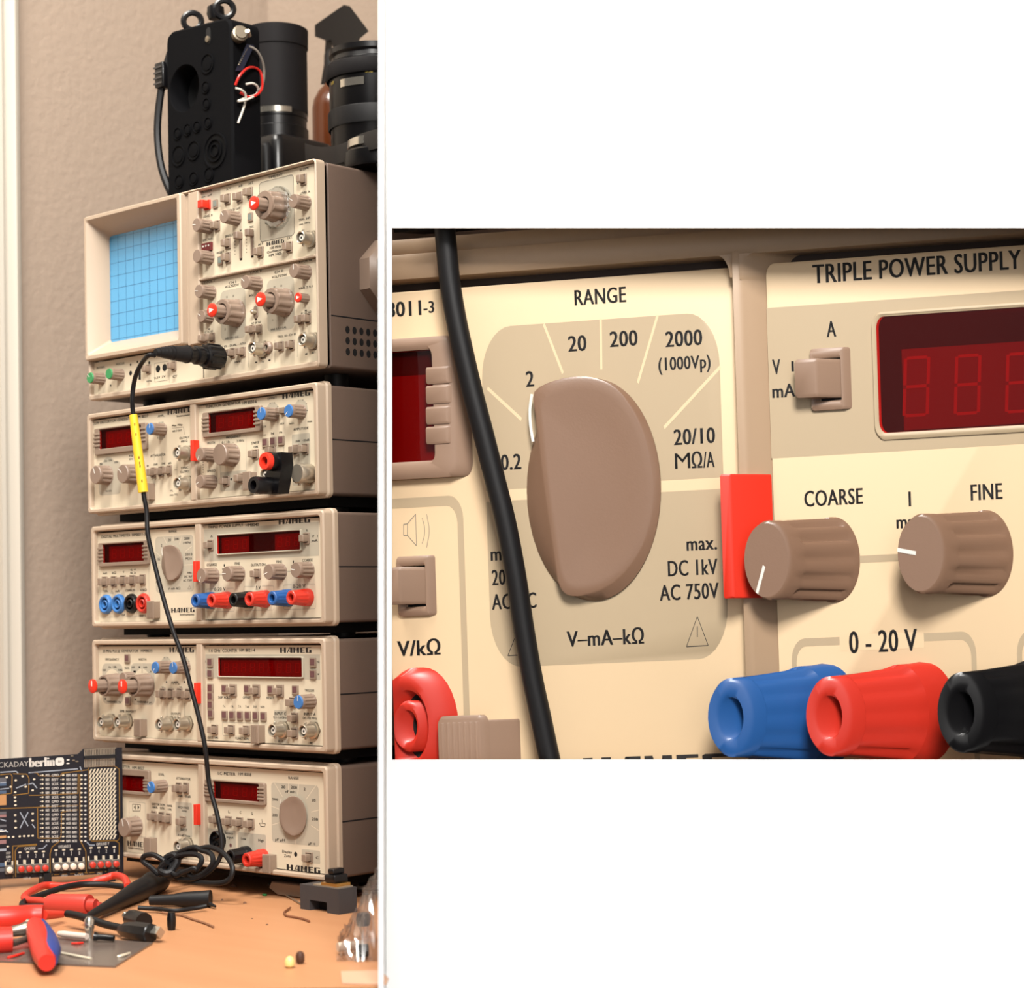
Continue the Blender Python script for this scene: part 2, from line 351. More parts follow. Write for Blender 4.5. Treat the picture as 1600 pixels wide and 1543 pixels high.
def rangeknob(mb,fn,n0,m,H=4.2,top=None):
    RKTOP=smooth_loop(top or RKTOP0)
    # fn(px,py,n): outline coordinates (in the detail's own frame) to local x,z at height n
    N=len(RKTOP); cx,cy=928,765
    def lp(pts,ns): 
        o=[]
        for (a,b),n in zip(pts,ns):
            x,z=fn(a,b,n0+n); o.append((x,-(n0+n),z))
        return o
    base=[]
    for a,b in RKTOP:
        t=atan2((b-cy)/174.,(a-cx)/105.); base.append((928+105*cos(t),765+174*sin(t)))
    ht=lambda p: H*(1.-.62*max(0,min(1,(p[0]-850)/175.)))
    L=[lp(base,[.1]*N),lp([(cx+(a-cx)*.99,cy+(b-cy)*.995) for a,b in base],[.7]*N)]
    L.append(lp([(cx+(a-cx)*1.0,cy+(b-cy)*1.0) for a,b in RKTOP],[ht(p)*.93 for p in RKTOP]))
    L.append(lp([(cx+(a-cx)*.965,cy+(b-cy)*.98) for a,b in RKTOP],[ht(p) for p in RKTOP]))
    for k,d in((.85,-.1),(.6,-.75),(.3,-1.2),(.08,-1.3)):
        q=[(cx+(a-cx)*k,cy+(b-cy)*(.35+.63*k)) for a,b in RKTOP]
        L.append(lp(q,[ht(p)+d*.6 for p in q]))
    mb.loops(L,m)
    if 1:
        q=[(fn(x_,y_,n0+H*.72)) for x_,y_ in ((831,616),(828,640),(829,665),(833,690))]
        mb.tube([(p[0],-(n0+H*.72),p[1]) for p in q],.2*abs(fn(928,700,n0)[1]-fn(928,820,n0)[1])/10.2,WHITE,seg=6)
OPL=(5.2,136.2,4.8,77.2); OPR=(143.3,279.6,5.3,77.5)
def cached(cache,key,fn,name,parent,loc):
    if key not in cache:
        mb=MB(); fn(mb); o=mb.build(name,parent,loc); cache[key]=o.data; return o
    return link(name,cache[key],parent,loc)
CH={}
def shell(root,H,two=True,vents=False):
    mb=MB(); W_=W
    if two:
        mb.ring((0,W_,0,H),3,(OPL[0]-1,OPR[1]+1,OPL[2]-1,OPL[3]+1),2,-9,0,FRAME,ch=1.)
        mb.rp(OPL[1],OPR[0],OPL[2]-1.5,OPL[3]+1.5,0,-9,-.2,FRAME,ch=.8)
    # flange behind the front ring
    mb.ring((-1.6,W_+1.6,-1.8,H+1.6),4.5,(6,W_-6,6,H-6),2,-13,-8.5,FRAME,ch=1.2,k=6)
    if two: mb.build('bezel',root)
    cs=MB()
    cs.ring((1,W_-1,.5,H-1),2.5,(3,W_-3,2.5,H-3),1.5,-365,-13,CASE,ch=.4)
    cs.box(3,W_-3,360,364,2,H-2,CASE)
    zs=H*.5 if not vents else H*.255
    if vents:
        for i in range(3):
            for j in range(14):
                cs.rp(W_-1.2,W_-1.0,0,0,0,0,0,CASE) if 0 else None
                y=30+j*7.; z=30-i*8.2
                cs.loops([[(W_-.93,y+2.2*cos(2*pi*q/10),z+2.9*sin(2*pi*q/10)) for q in range(10)]],HOLE)
    cs.box(W_-1.15,W_-.85,14,364,zs-.5,zs+.5,HOLE)
    cs.build('case',root)
    if not vents:
        t=MB(); t.box(14,W_-14,22,350,-7,.5,DARK); t.build('gap_shade_block',root)  # added black block keeps the shaded gap under the unit dark
    for x in(30,W_-30):
        for y in(45,320):
            m=MB(); m.lathez((0,0,0),[(9,-10.7 if not vents else -11),(9.5,-8),(9.5,0)],RUB,seg=20,cap0=True); m.build('foot',root,(x,y,0))
    return mb
def panel(root,op,zones=(),texts=(),logos=(),extra=None,name='front_panel'):
    mb=MB(); mb.rp(op[0]-.8,op[1]+.8,op[2]-.8,op[3]-.35,.5,-6,PN,CREAM,back=True); mb.rp(op[0]-.8,op[1]+.8,op[3]-2,op[3]+.8,0,-8.5,-8,DARK)  # black strip behind the top gap paints the bezel's shade
    for z in zones:
        p=[P(*a,n=PN) for a in z[0]]
        xs=[q[0] for q in p]; zs=[q[1] for q in p]
        col=z[2] if len(z)>2 else ZONE
        mb.rp(min(xs),max(xs),min(zs),max(zs),z[1],PN+.02,PN+.05,col,k=5)
    for t in texts: txt(mb,*t)
    for z,u0,v0,u1,cap in logos:
        a=P(z,u0,v0);b=P(z,u1,v0); mb.logo(a[0],a[1],b[0],cap,PN+.1,INK)
    if extra: extra(mb)
    return mb.build(name,root)
def txt(mb,z,u0,v0,u1,s,cap,m=None,n=PN+.12):
    a=P(z,u0,v0);b=P(z,u1,v0); mb.text(s,a[0],a[1],b[0],cap,n,m or INK)
def ln(mb,z,pts,w=.35,m=None,closed=False):
    mb.pline([P(z,u,v) for u,v in pts],w,PN+.08,m or THIN,closed)
def boxln(mb,z,u0,v0,u1,v1,r=1.2,w=.4,m=None):
    a=P(z,u0,v0);b=P(z,u1,v1); x0,x1,z0,z1=a[0],b[0],b[1],a[1]
    mb.ring((x0,x1,z0,z1),r,(x0+w,x1-w,z0+w,z1-w),max(.05,r-w),PN+.07,PN+.07,m or ZONE,k=3)
TIP=PN+13.
def kn(root,z,u,v,ang=None,R_=5.6,L=13.,cap=None,body=None,nm='knob',lab=None):
    x,zz=P(z,u,v,n=PN+L)
    if cap:
        o=cached(CH,('knb',R_,L),lambda m:knob(m,0,0,0,R_,L,body or TAUPE,cap,ang,part='body'),nm,root,(x,-PN,zz))
        c=cached(CH,('knc',ang,R_,L,cap.name),lambda m:knob(m,0,0,0,R_,L,body or TAUPE,cap,ang,part='cap'),'knob_cap',o,(0,0,0)); c['label']=cap.name.split('_')[0]+' knob cap'
    else: o=cached(CH,('kn',ang,R_,L),lambda m:knob(m,0,0,0,R_,L,body or TAUPE,cap,ang),nm,root,(x,-PN,zz))
    if lab:o['label']=lab
    return o
def bt(root,z,u,v,**k):
    x,zz=P(z,u,v); o=cached(CH,('bt',str(k)),lambda m:button(m,0,0,n0=0,part='body',**k),'push_button',root,(x,-PN,zz)); cached(CH,('btc',str(k)),lambda m:button(m,0,0,n0=0,part='cap',**k),'button_cap',o,(0,0,0)); return o
def ld(root,z,u,v):
    x,zz=P(z,u,v,n=PN+1); return cached(CH,('ld',),lambda m:led(m,0,0,n0=0),'indicator_lamp',root,(x,-PN,zz))
def bn(root,z,u,v,nm='bnc_socket'):
    x,zz=P(z,u,v,n=PN+11); return cached(CH,('bnc',),lambda m:bnc(m,0,0,n0=0),nm,root,(x,-PN,zz))
def latch(root,z,u,v):
    # u,v = centre of latch face
    x,zz=P(z,u,v,n=PN+7)
    def f(m):
        m.rp(-4.1,4.1,-6.6,6.6,.4,0,6.2,BTN,ch=.3)
        m.rp(-4.6,4.4,-7.0,7.0,.5,6.0,7,BTN,ch=.4)
        for i in range(6): m.box(-3.2+i*1.1,-2.7+i*1.1,-7.25,-7,-5.8,5.8,BTN)
    return cached(CH,('latch',),f,'module_latch',root,(x,-PN,zz))
def redclip(root,k):
    z={2:'2L',3:'3L',4:'4L',5:'5L'}[k]
    u0,v0,u1,v1={2:(1400,540,1500,795),3:(1385,580,1477,825),4:(1400,660,1500,910),5:(822,625,900,838)}[k]
    a=P(z,u0,v0,n=4);b=P(z,u1,v1,n=4)
    mb=MB(); mb.rp(a[0],a[0]+3.6,b[1],a[1],.3,-2,4,RED,ch=.25); mb.build('red_clip',root)
def dispA(root,z,u0,v0,u1,v1,wu0,wv0,wu1,wv1,n=4):
    a=P(z,u0,v0,n=PN+2);b=P(z,u1,v1,n=PN+2); c=P(z,wu0,wv0,n=PN+2); d=P(z,wu1,wv1,n=PN+2)
    o=(a[0],b[0],b[1],a[1]); i=(c[0],d[0],d[1],c[1])
    mb=MB(); mb.ring(o,1.5,i,.8,PN,PN+2.6,BTN,ch=.5)
    hz=(i[3]-i[2])
    for s in range(4):
        zc=i[2]+hz*(.18+.2*s)
        mb.rp(i[1]-.8,o[1]-.2,zc-.8,zc+.8,.2,PN+2,PN+3.5,BTN,ch=.3,k=1); mb.rp(o[0]+.2,i[0]+.8,zc-.8,zc+.8,.2,PN+2,PN+3.5,BTN,ch=.3,k=1)
    f=mb.build('display_frame',root); window(root,i,n)
def window(root,i,cnt=4,blocks=None):
    w=MB(); x0,x1,z0,z1=i
    w.rp(x0,x1,z0,z1,.2,PN+.15,PN+.2,LEDK)
    for (f0,f1,c) in blocks or ((.12,.97,cnt),):
        a=x0+(x1-x0)*f0;b=x0+(x1-x0)*f1
        w.rp(a,b,z0+.3,z1-(z1-z0)*.12,.1,PN+.2,PN+.3,LEDR)  # red stops below the top, leaving black as painted shade
        digits(w,a+.5,b-.5,z0+(z1-z0)*.22,z0+(z1-z0)*.72,c,PN+.36,LEDB,.5)
    o=w.build('digital_display',root)
    g=MB(); g.rp(x0-.1,x1+.1,z0-.1,z1+.1,.3,PN+1.6,PN+1.7,RGLASS); g.build('window_pane',o)
def dispB(root,z,wu0,wv0,wu1,wv1,blocks):
    c=P(z,wu0,wv0,n=PN+1); d=P(z,wu1,wv1,n=PN+1); i=(c[0],d[0],d[1],c[1])
    mb=MB(); mb.ring((i[0]-1,i[1]+1,i[2]-1,i[3]+1),1.2,i,.8,PN,PN+2,ZONE,ch=.3); mb.build('display_frame',root)
    window(root,i,5,blocks)
def ticks(mb,z,u,v,r,m=None,a0=-140,a1=140,c=8):
    x,zz=P(z,u,v)
    for i in range(c):
        a=radians(a0+(a1-a0)*i/(c-1)); mb.line(x+r*sin(a),zz+r*cos(a),x+(r+1.1)*sin(a),zz+(r+1.1)*cos(a),.55,PN+.1,INK)
def disc(mb,z,u,v,r,m=None,n=PN+.06):
    x,zz=P(z,u,v); mb.lathe(x,zz,[(r,n)],m or ZONE,seg=24)
GI='instruments stacked in the tower'
# ================================================= unit 2
U2=thing('signal_generator','beige instrument directly under the oscilloscope, a red and black plug adapter on its front','test instrument',ORG[2],GI)
shell(U2,HU)
def ex(mb):
    disc(mb,'2L',400,900,10); disc(mb,'2L',1045,420,7.3); ticks(mb,'2L',1045,420,6.6)
    disc(mb,'2L',700,900,8,CREAM,PN+.03)
    ln(mb,'2L',[(1180,385),(1320,372),(1335,470)]); ln(mb,'2L',[(1240,800),(1240,1020)]); ln(mb,'2L',[(1205,915),(1240,912)])
    ln(mb,'2L',[(960,690),(960,790)]); ln(mb,'2L',[(1055,690),(1055,790)]); ln(mb,'2L',[(880,860),(880,862)],.8,INK)
panel(U2,OPL,[((('2L',280,820),('2L',550,1210)),4)],[
 ('2L',215,325,640,'LOW DISTORTION GENERA',2.3),('2L',640,262,890,'TOR HM 8037',2.3),('2L',1005,235,1090,'AMPL.',1.7),('2L',1240,235,1430,'Instruments',1.7),
 ('2L',1180,355,1310,'Max 70kp',1.5),('2L',1185,425,1300,'600 Ω OUT',1.4),('2L',1270,515,1395,'OUTPUT',1.7),('2L',1290,555,1370,'600 Ω',1.6),
 ('2L',310,715,485,'FREQUENCY',1.7),('2L',915,738,1100,'ATTENUATOR',1.8),('2L',655,735,700,'Hz',1.6),('2L',655,775,700,'kHz',1.4),
 ('2L',290,835,330,'5',1.6),('2L',350,800,385,'200',1.5),('2L',400,790,450,'2k',1.5),('2L',470,815,520,'20k',1.5),
 ('2L',870,860,890,'0',1.5),('2L',945,845,1000,'-20dB',1.5),('2L',1045,835,1095,'-20dB',1.5),('2L',1130,830,1170,'dB',1.5),
 ('2L',1290,892,1380,'SYNC',1.8),('2L',1280,942,1395,'OUTPUT',1.8),('2L',1150,1180,1190,'TTL',1.5),('2L',1150,1230,1250,'(max TTL)',1.4),('2L',370,1175,440,'Hz-kHz',1.5)],
 [('2L',1125,190,1430,3.6)],ex)
dispA(U2,'2L',230,395,865,675-20,290,385+22,800,610-20)
kn(U2,'2L',905,395,5,5.2,13,BLUE)
kn(U2,'2L',235,970,-25,8.2,12); kn(U2,'2L',565,960,-50,8.2,12)
for u in(955,1050,1150): bt(U2,'2L',u,945-(u-955)*.13,w=6,h=8.2,cw=4.4,chh=5.4)
bn(U2,'2L',1235,700);bn(U2,'2L',1240,1085); latch(U2,'2L',840,1185)
redclip(U2,2)
def ex(mb):
    boxln(mb,'2R',285,728,580,1290,1.5); disc(mb,'2R',860,440,7.6); ticks(mb,'2R',860,440,6.8); disc(mb,'2R',1170,410,7.6); ticks(mb,'2R',1170,410,6.8)
    ln(mb,'2R',[(750,820),(750,910)]); ln(mb,'2R',[(850,810),(850,860)]); ln(mb,'2R',[(985,790),(985,930)])
    for i in range(5): disc(mb,'2R',105,990+i*28,.5,INK)
    disc(mb,'2R',155,980,.9,INK); disc(mb,'2R',408,1180,1.,INK)
panel(U2,OPR,[((('2R',1070,690),('2R',1275,1240)),1.5),((('2R',290,1105),('2R',575,1285)),1.2)],[
 ('2R',140,380,515,'FUNCTION GENERATOR',2.5),('2R',535,338,690,'HM 8030-6',2.5),('2R',805,290,910,'OFFSET',1.7),('2R',355,720,515,'FREQUENCY',1.9),
 ('2R',310,775,395,'0.1 Hz',1.9),('2R',425,768,440,'-',1.9),('2R',470,758,550,'3 MHz',1.9),('2R',150,783,235,'WIDTH',1.9),('2R',630,783,715,'SWEEP',1.9),('2R',655,825,700,'ON',1.8),
 ('2R',150,1090,240,'SPEED',1.9),('2R',1090,632,1255,'AMPLITUDE',1.8),('2R',755,600,790,'-5V',1.5),('2R',940,570,990,'+5V',1.5),('2R',1040,565,1095,'min',1.5),('2R',1245,542,1295,'max',1.5),
 ('2R',1105,765,1160,'-20dB',1.6),('2R',1190,755,1265,'-20dB',1.6),('2R',760,690,790,'~',1.8),('2R',845,678,875,'N',1.8),('2R',935,662,965,'n',1.8)],
 [('2R',970,262,1275,4.2)],ex)
dispA(U2,'2R',100,445,735,700-50,165,455,672,655-45)
kn(U2,'2R',738,455,0,5.3,13,BLUE); kn(U2,'2R',1038,425,-130,5.3,13,BLUE); kn(U2,'2R',65,905,-150); kn(U2,'2R',65,1205,-110); kn(U2,'2R',280,905,None,9.,13)
bt(U2,'2R',675,905); bt(U2,'2R',862,870); bt(U2,'2R',1120,860,w=6.5,h=8); bt(U2,'2R',1225,850,w=6.5,h=8); bt(U2,'2R',360,1200); bt(U2,'2R',520,1170); bt(U2,'2R',985,425,w=5,h=5,cw=4,chh=4,out=7)
for u,v in((775,775),(860,765),(948,752)): ld(U2,'2R',u,v)
bn(U2,'2R',770,1130); bn(U2,'2R',1120,1160); latch(U2,'2R',570,1200)
# ================================================= unit 3
U3=thing('multimeter_and_power_supply','beige instrument third from top of the tower, six coloured binding posts in a row','test instrument',ORG[3],GI)
shell(U3,HU)
def dial(mb,z,pts,cen):
    for a,b in pts: ln(mb,z,[a,b],.45,CREAM)
def ex(mb):
    boxln(mb,'3L',260,650,865,1245,1.3,.5,ZONE)
    dial(mb,'3L',[((1035,290),(1075,370)),((1150,275),(1150,340)),((1260,270),(1225,380)),((1375,400),(1300,460)),((1400,620),(1260,628)),((930,460),(1000,520)),((950,625),(1010,622))],0)
    ln(mb,'3L',[(410,935),(395,965),(430,965)],.25,INK,True); ln(mb,'3L',[(1345,870),(1325,915),(1365,912)],.25,INK,True)
panel(U3,OPL,[((('3L',935,290),('3L',1400,945)),3.5)],[
 ('3L',285,285,635,'DIGITAL MULTIMETER',2.4),('3L',655,262,820,'HM8011-3',2.4),('3L',1100,222,1195,'RANGE',2.),('3L',1090,325,1125,'20',2.),('3L',1165,315,1220,'200',2.),
 ('3L',1285,308,1350,'2000',2.),('3L',1270,358,1365,'(1000Vp)',1.6),('3L',1005,390,1020,'2',2.),('3L',965,555,995,'0.2',2.),('3L',1295,500,1380,'20/10',2.),('3L',1300,550,1378,'MΩ/A',2.),
 ('3L',1320,715,1378,'max.',1.8),('3L',1285,765,1378,'DC 1kV',1.8),('3L',1270,812,1378,'AC 750V',1.8),('3L',940,740,980,'max.',1.8),('3L',940,785,990,'20A',1.8),('3L',940,830,1010,'AC/DC',1.8),
 ('3L',1085,910,1110,'V',1.9),('3L',1125,908,1180,'mA-',1.9),('3L',1190,905,1235,'kΩ',1.9),('3L',305,722,355,'mA',1.9),('3L',415,718,462,'kΩ',1.9),('3L',545,708,560,'V',1.9),
 ('3L',635,682,660,'dc',1.7),('3L',680,675,700,'ac',1.7),('3L',635,718,660,'Hi',1.7),('3L',680,715,700,'Lo',1.7),('3L',310,938,360,'10A',1.9),('3L',455,938,505,'mA',1.9),('3L',575,930,690,'COMMON',1.8),('3L',750,925,830,'V/kΩ',1.9),
 ('3L',530,1225,570,'MAX',1.5),('3L',740,1235,820,'1000 V',1.5),('3L',1230,1220,1400,'Instruments',1.7)],
 [('3L',1125,1170,1405,3.6)],ex)
dispA(U3,'3L',248,360,855,620,300,378,800,575)
for u,v in((330,825),(440,820),(550,812),(665,808),(788,800)): bt(U3,'3L',u,v,w=6.8,h=8.6,cw=4.8,chh=5.8)
for u,v,m in((328,1098,BLUE),(480,1092,BLUE),(632,1088,BLACK),(778,1085,REDP)):
    x,z=P('3L',u,v,n=PN+2); o=cached(CH,('so',m.name),lambda q:socket(q,0,0,8.,m,0),'banana_socket',U3,(x,-PN,z))
mb=MB(); rangeknob(mb,lambda a,b,n:PXL(3,269.5+(a-928)/6.13,879.5+(b-765)/6.13,n),PN,TAUPE); mb.build('range_knob',U3)
latch(U3,'3L',868,1165); redclip(U3,3)
def ex(mb):
    boxln(mb,'3R',120,745,360,935,1.5,.45); boxln(mb,'3R',435,725,690,925,1.5,.45); boxln(mb,'3R',765,712,1035,915,1.5,.45)
    for u,v,w_ in((240,745,110),(558,733,60),(900,725,130)):
        a=P('3R',u-w_/2,v-14);b=P('3R',u+w_/2,v+14); mb.rp(a[0],b[0],b[1],a[1],0,PN+.09,PN+.1,CREAM)
    ln(mb,'3R',[(215,628),(300,625)],.7,ZONE); ln(mb,'3R',[(780,602),(860,598)],.7,ZONE)
panel(U3,OPR,[((('3R',75,250),('3R',1065,470)),0)],[
 ('3R',140,228,435,'TRIPLE POWER SUPPLY',2.3),('3R',455,213,565,'HM8040',2.3),('3R',160,305,178,'A',2.),('3R',82,362,105,'V',1.9),('3R',82,398,118,'mA',1.9),
 ('3R',958,258,972,'A',2.),('3R',1005,308,1055,'V  I',1.9),('3R',1005,345,1055,'mA',1.9),('3R',128,545,212,'COARSE',2.),('3R',270,548,278,'I',1.9),('3R',258,578,290,'max',1.8),('3R',362,534,405,'FINE',2.),
 ('3R',497,547,618,'OUTPUT ON',1.9),('3R',710,520,757,'FINE',2.),('3R',847,520,855,'I',1.9),('3R',830,552,870,'max',1.8),('3R',925,508,1012,'COARSE',2.),
 ('3R',190,748,285,'0-20 V',2.6),('3R',538,735,578,'5 V',2.6),('3R',845,725,950,'0-20 V',2.6)],
 [('3R',730,185,992,4.)],ex)
dispB(U3,'3R',220,300,913,418,((.04,.38,3),(.69,.99,3)))
kn(U3,'3R',80,635,-155,R_=6.2); kn(U3,'3R',293,620,-85,R_=6.2); kn(U3,'3R',640,605,-110,R_=6.2); kn(U3,'3R',868,590,-80,R_=6.2)
bt(U3,'3R',165,378,w=6.,h=8.6); bt(U3,'3R',965,325,w=6.,h=8.6); bt(U3,'3R',555,620)
for u,v,m,l in((27,845,BLUEP,'blue binding post at the left'),(160,843,REDP,None),(345,838,BLACK,'black binding post'),(477,832,REDP,None),(668,825,BLUEP,'blue binding post right of centre'),(825,820,REDP,None)):
    x,z=P('3R',u,v,n=PN+17); o=cached(CH,('po',m.name),lambda q:post(q,0,0,0,17,6.5,5.2,m),'binding_post',U3,(x,-PN,z))
    if l:o['label']=l
# ================================================= unit 4
U4=thing('pulse_generator_and_counter','beige instrument second from bottom of the tower, two red-capped knobs at its left','test instrument',ORG[4],GI)
shell(U4,HU)
def ex(mb):
    disc(mb,'4L',420,650,11,CREAM,PN+.08); disc(mb,'4L',780,650,11,CREAM,PN+.08)
    for u in(1070,1290): disc(mb,'4L',u,455,7.2); ticks(mb,'4L',u,455,6.4)
    ln(mb,'4L',[(1080,900),(1080,1060)],.5); ln(mb,'4L',[(1295,895),(1295,1060)],.5)
    disc(mb,'4L',1075,648,.9,INK); disc(mb,'4L',1290,648,.9,INK); disc(mb,'4L',335,845,.9,INK);disc(mb,'4L',698,855,.9,INK)
    ln(mb,'4L',[(780,430),(780,540)],.4,CREAM); ln(mb,'4L',[(870,780),(940,830)],.4,CREAM)
panel(U4,OPL,[((('4L',295,420),('4L',550,910)),5),((('4L',640,420),('4L',935,925)),5)],[
 ('4L',300,272,515,'20 MHz PULSE',2.3),('4L',530,270,735,'GENERATOR',2.3),('4L',765,270,905,'HM8035',2.3),('4L',335,372,500,'FREQUENCY',1.8),('4L',735,375,830,'WIDTH',1.8),('4L',570,478,630,'MAN.',1.7),
 ('4L',300,500,340,'100',1.6),('4L',375,465,405,'1k',1.6),('4L',428,462,472,'10k',1.6),('4L',490,500,545,'100k',1.6),('4L',655,468,690,'10',1.6),('4L',675,520,705,'1',1.6),('4L',740,468,755,'1',1.6),('4L',800,470,840,'10',1.6),('4L',865,522,890,'.1',1.6),
 ('4L',900,620,920,'1',1.6),('4L',890,735,925,'10',1.6),('4L',1130,655,1235,'AMPL.',2.4),('4L',1015,712,1045,'20',1.6),('4L',1225,712,1260,'20',1.6),
 ('4L',355,878,525,'VARIABLE Hz',1.7),('4L',720,882,895,'VARIABLE µs',1.7),('4L',510,992,705,'50% INVERT',1.9),('4L',1130,1025,1245,'OUTPUTS',1.9),('4L',1165,1070,1215,'50 Ω',1.8),('4L',635,1120,670,'TTL',1.4),('4L',635,1160,670,'IN',1.4)],
 [('4L',1110,262,1405,4.)],ex)
for u,v in((175,695),(535,700)):
    x,z=P('4L',u,v,n=PN+25); o=cached(CH,('dk4',),lambda m:dualknob(m,0,0,0,9.2,14,5.4,25,TAUPE,RED,arrow=False,part='body'),'dual_knob',U4,(x,-PN,z)); cached(CH,('dk4i',),lambda m:dualknob(m,0,0,0,9.2,14,5.4,25,TAUPE,RED,arrow=False,part='inner'),'inner_knob',o,(0,0,0))['label']='inner knob with red cap'
kn(U4,'4L',940,475,-145,5.2,13,BLUE); kn(U4,'4L',1155,480,0,5.2,13,BLUE); kn(U4,'4L',545,600,None,5,9)
for u,v in((1035,785),(1130,790),(1240,785),(1340,795)): bt(U4,'4L',u,v,w=6.2,h=9,cw=4.6,chh=5.6)
ld(U4,'4L',595,360); ld(U4,'4L',602,870)
for u,v in((280,1125),(480,1125),(985,1155),(1200,1155)): bn(U4,'4L',u,v)
latch(U4,'4L',718,1195); redclip(U4,4)
def ex(mb):
    boxln(mb,'4R',258,785,562,915,1.3,.45); ln(mb,'4R',[(162,760),(162,800)]); disc(mb,'4R',290,855,.9,INK)
panel(U4,OPR,[((('4R',80,222),('4R',1075,440)),0),((('4R',690,690),('4R',800,965)),1)],[
 ('4R',150,192,245,'1.6 GHz',2.5),('4R',262,192,385,'COUNTER',2.5),('4R',405,190,535,'HM 8021-4',2.5),('4R',100,283,122,'M',1.6),('4R',100,378,122,'k',1.6),('4R',1048,290,1070,'Hz',1.6),('4R',1052,390,1066,'s',1.6),
 ('4R',228,582,325,'DISP. HOLD',1.8),('4R',433,584,497,'OFFSET',1.8),('4R',630,588,690,'RESET',1.8),('4R',945,527,1025,'TRIGGER',1.9),('4R',265,655,285,'f c',1.7),('4R',330,658,352,'f A',1.7),('4R',392,658,415,'T A',1.7),('4R',452,660,485,'T a-b',1.7),('4R',518,662,550,'TOT',1.7),('4R',580,663,612,'RATIO',1.7),
 ('4R',695,717,790,'INPUT C',2.2),('4R',685,748,795,'0.1-1.6 GHz',1.7),('4R',938,722,1035,'INPUT A',2.2),('4R',930,755,1045,'DC-150 MHz',1.7),('4R',140,915,225,'GATE TIME',1.6),('4R',370,922,478,'FUNCTION',1.8),('4R',105,505,120,'A',1.5),('4R',108,575,122,'B',1.5),('4R',112,645,122,'C',1.5),('4R',106,715,120,'D',1.5),('4R',722,945,762,'50 Ω',1.7),('4R',970,962,1010,'1 MΩ',1.7)],
 [('4R',742,192,1003,4.)],ex)
dispB(U4,'4R',232,252,928,418,((.02,.99,9),))
for u,v in((155,290),(155,385),(1010,295),(1010,395),(157,505),(157,575),(157,645),(160,718),(275,512),(462,515),(657,520),(862,522),(275,730),(338,732),(403,734),(467,735),(533,737),(598,740)): ld(U4,'4R',u,v)
for u,v in((355,525),(548,528),(745,532)): bt(U4,'4R',u,v,w=8,h=9.5)
for u,v in((200,850),(340,852),(465,858)): bt(U4,'4R',u,v)
for u,v in((865,755),(865,880)): bt(U4,'4R',u,v,w=7,h=8)
kn(U4,'4R',890,625,0,5.6,13,BLUE); bn(U4,'4R',675,858); bn(U4,'4R',928,865); latch(U4,'4R',525,890); bt(U4,'4R',850,625)
# ================================================= unit 5
U5=thing('distortion_meter','beige instrument at bottom of the tower, standing on the desk behind the coiled cable','test instrument',ORG[5],GI)
shell(U5,HU)
def ex(mb):
    boxln(mb,'5L',150,600,330,970,1,.5); ln(mb,'5L',[(540,440),(640,440)],.7,ZONE)
    ln(mb,'5L',[(190,630),(275,632),(270,700),(192,700)],.4,INK,True)
    a=P('5L',205,660);mb.poly([(a[0],a[1]),(a[0]+2.2,a[1]-2),(a[0]+2.2,a[1]+2)],PN+.1,PN+.11,INK); a=P('5L',245,660);mb.poly([(a[0]+2.2,a[1]),(a[0],a[1]+2),(a[0],a[1]-2)],PN+.1,PN+.11,INK)
panel(U5,OPL,[((('5L',640,600),('5L',810,960)),1)],[
 ('5L',90,243,165,'ETER',2.2),('5L',190,252,315,'HM 8027',2.2),('5L',465,322,525,'LEVEL',1.9),('5L',648,362,795,'ATTENUATOR',1.9),('5L',665,540,715,'20dB',1.8),('5L',740,545,795,'20dB',1.8),
 ('5L',395,625,530,'DISTORTION',1.8),('5L',552,640,605,'100%',1.7),('5L',400,658,455,'100%',1.6),('5L',478,665,525,'30%',1.6),('5L',560,678,600,'10%',1.6),('5L',665,655,780,'HIGH PASS',1.8),('5L',705,690,755,'1kHz',1.7),
 ('5L',692,880,762,'INPUT',2.2),('5L',665,935,790,'0.3-60 Vmax',1.8),('5L',145,1075,300,'Instruments',1.7)],
 [('5L',135,1030,340,4.)],ex)
dispA(U5,'5L',-140,250,370,545,-80,320,322,505)
kn(U5,'5L',390,455,-40,5.2,13,BLUE); kn(U5,'5L',100,870,-15,8.2,13)
for u,v in((680,460),(755,462)): bt(U5,'5L',u,v,w=6,h=8.6,cw=4.4,chh=5.6)
for u,v in((420,750),(498,760),(575,770)): bt(U5,'5L',u,v,w=6,h=8.6,cw=4.4,chh=5.6)
bt(U5,'5L',720,795); bn(U5,'5L',660,1055); latch(U5,'5L',342,1060); redclip(U5,5)
def ex(mb):
    for a,b in (((680,290),(750,410)),((885,300),(875,400)),((1025,315),(945,430)),((1045,520),(985,537)),((1045,690),(985,650)),((655,490),(720,515)),((660,650),(722,630)),((853,750),(853,830)),((800,300),(800,380))): ln(mb,'5R',[a,b],.5,CREAM)
    disc(mb,'5R',855,893,1.8,HOLE); disc(mb,'5R',310,830,1.5,MAUVE)
    ln(mb,'5R',[(575,600),(580,640)],.4,INK); ln(mb,'5R',[(555,635),(605,640),(600,665),(565,662)],.4,INK,True)
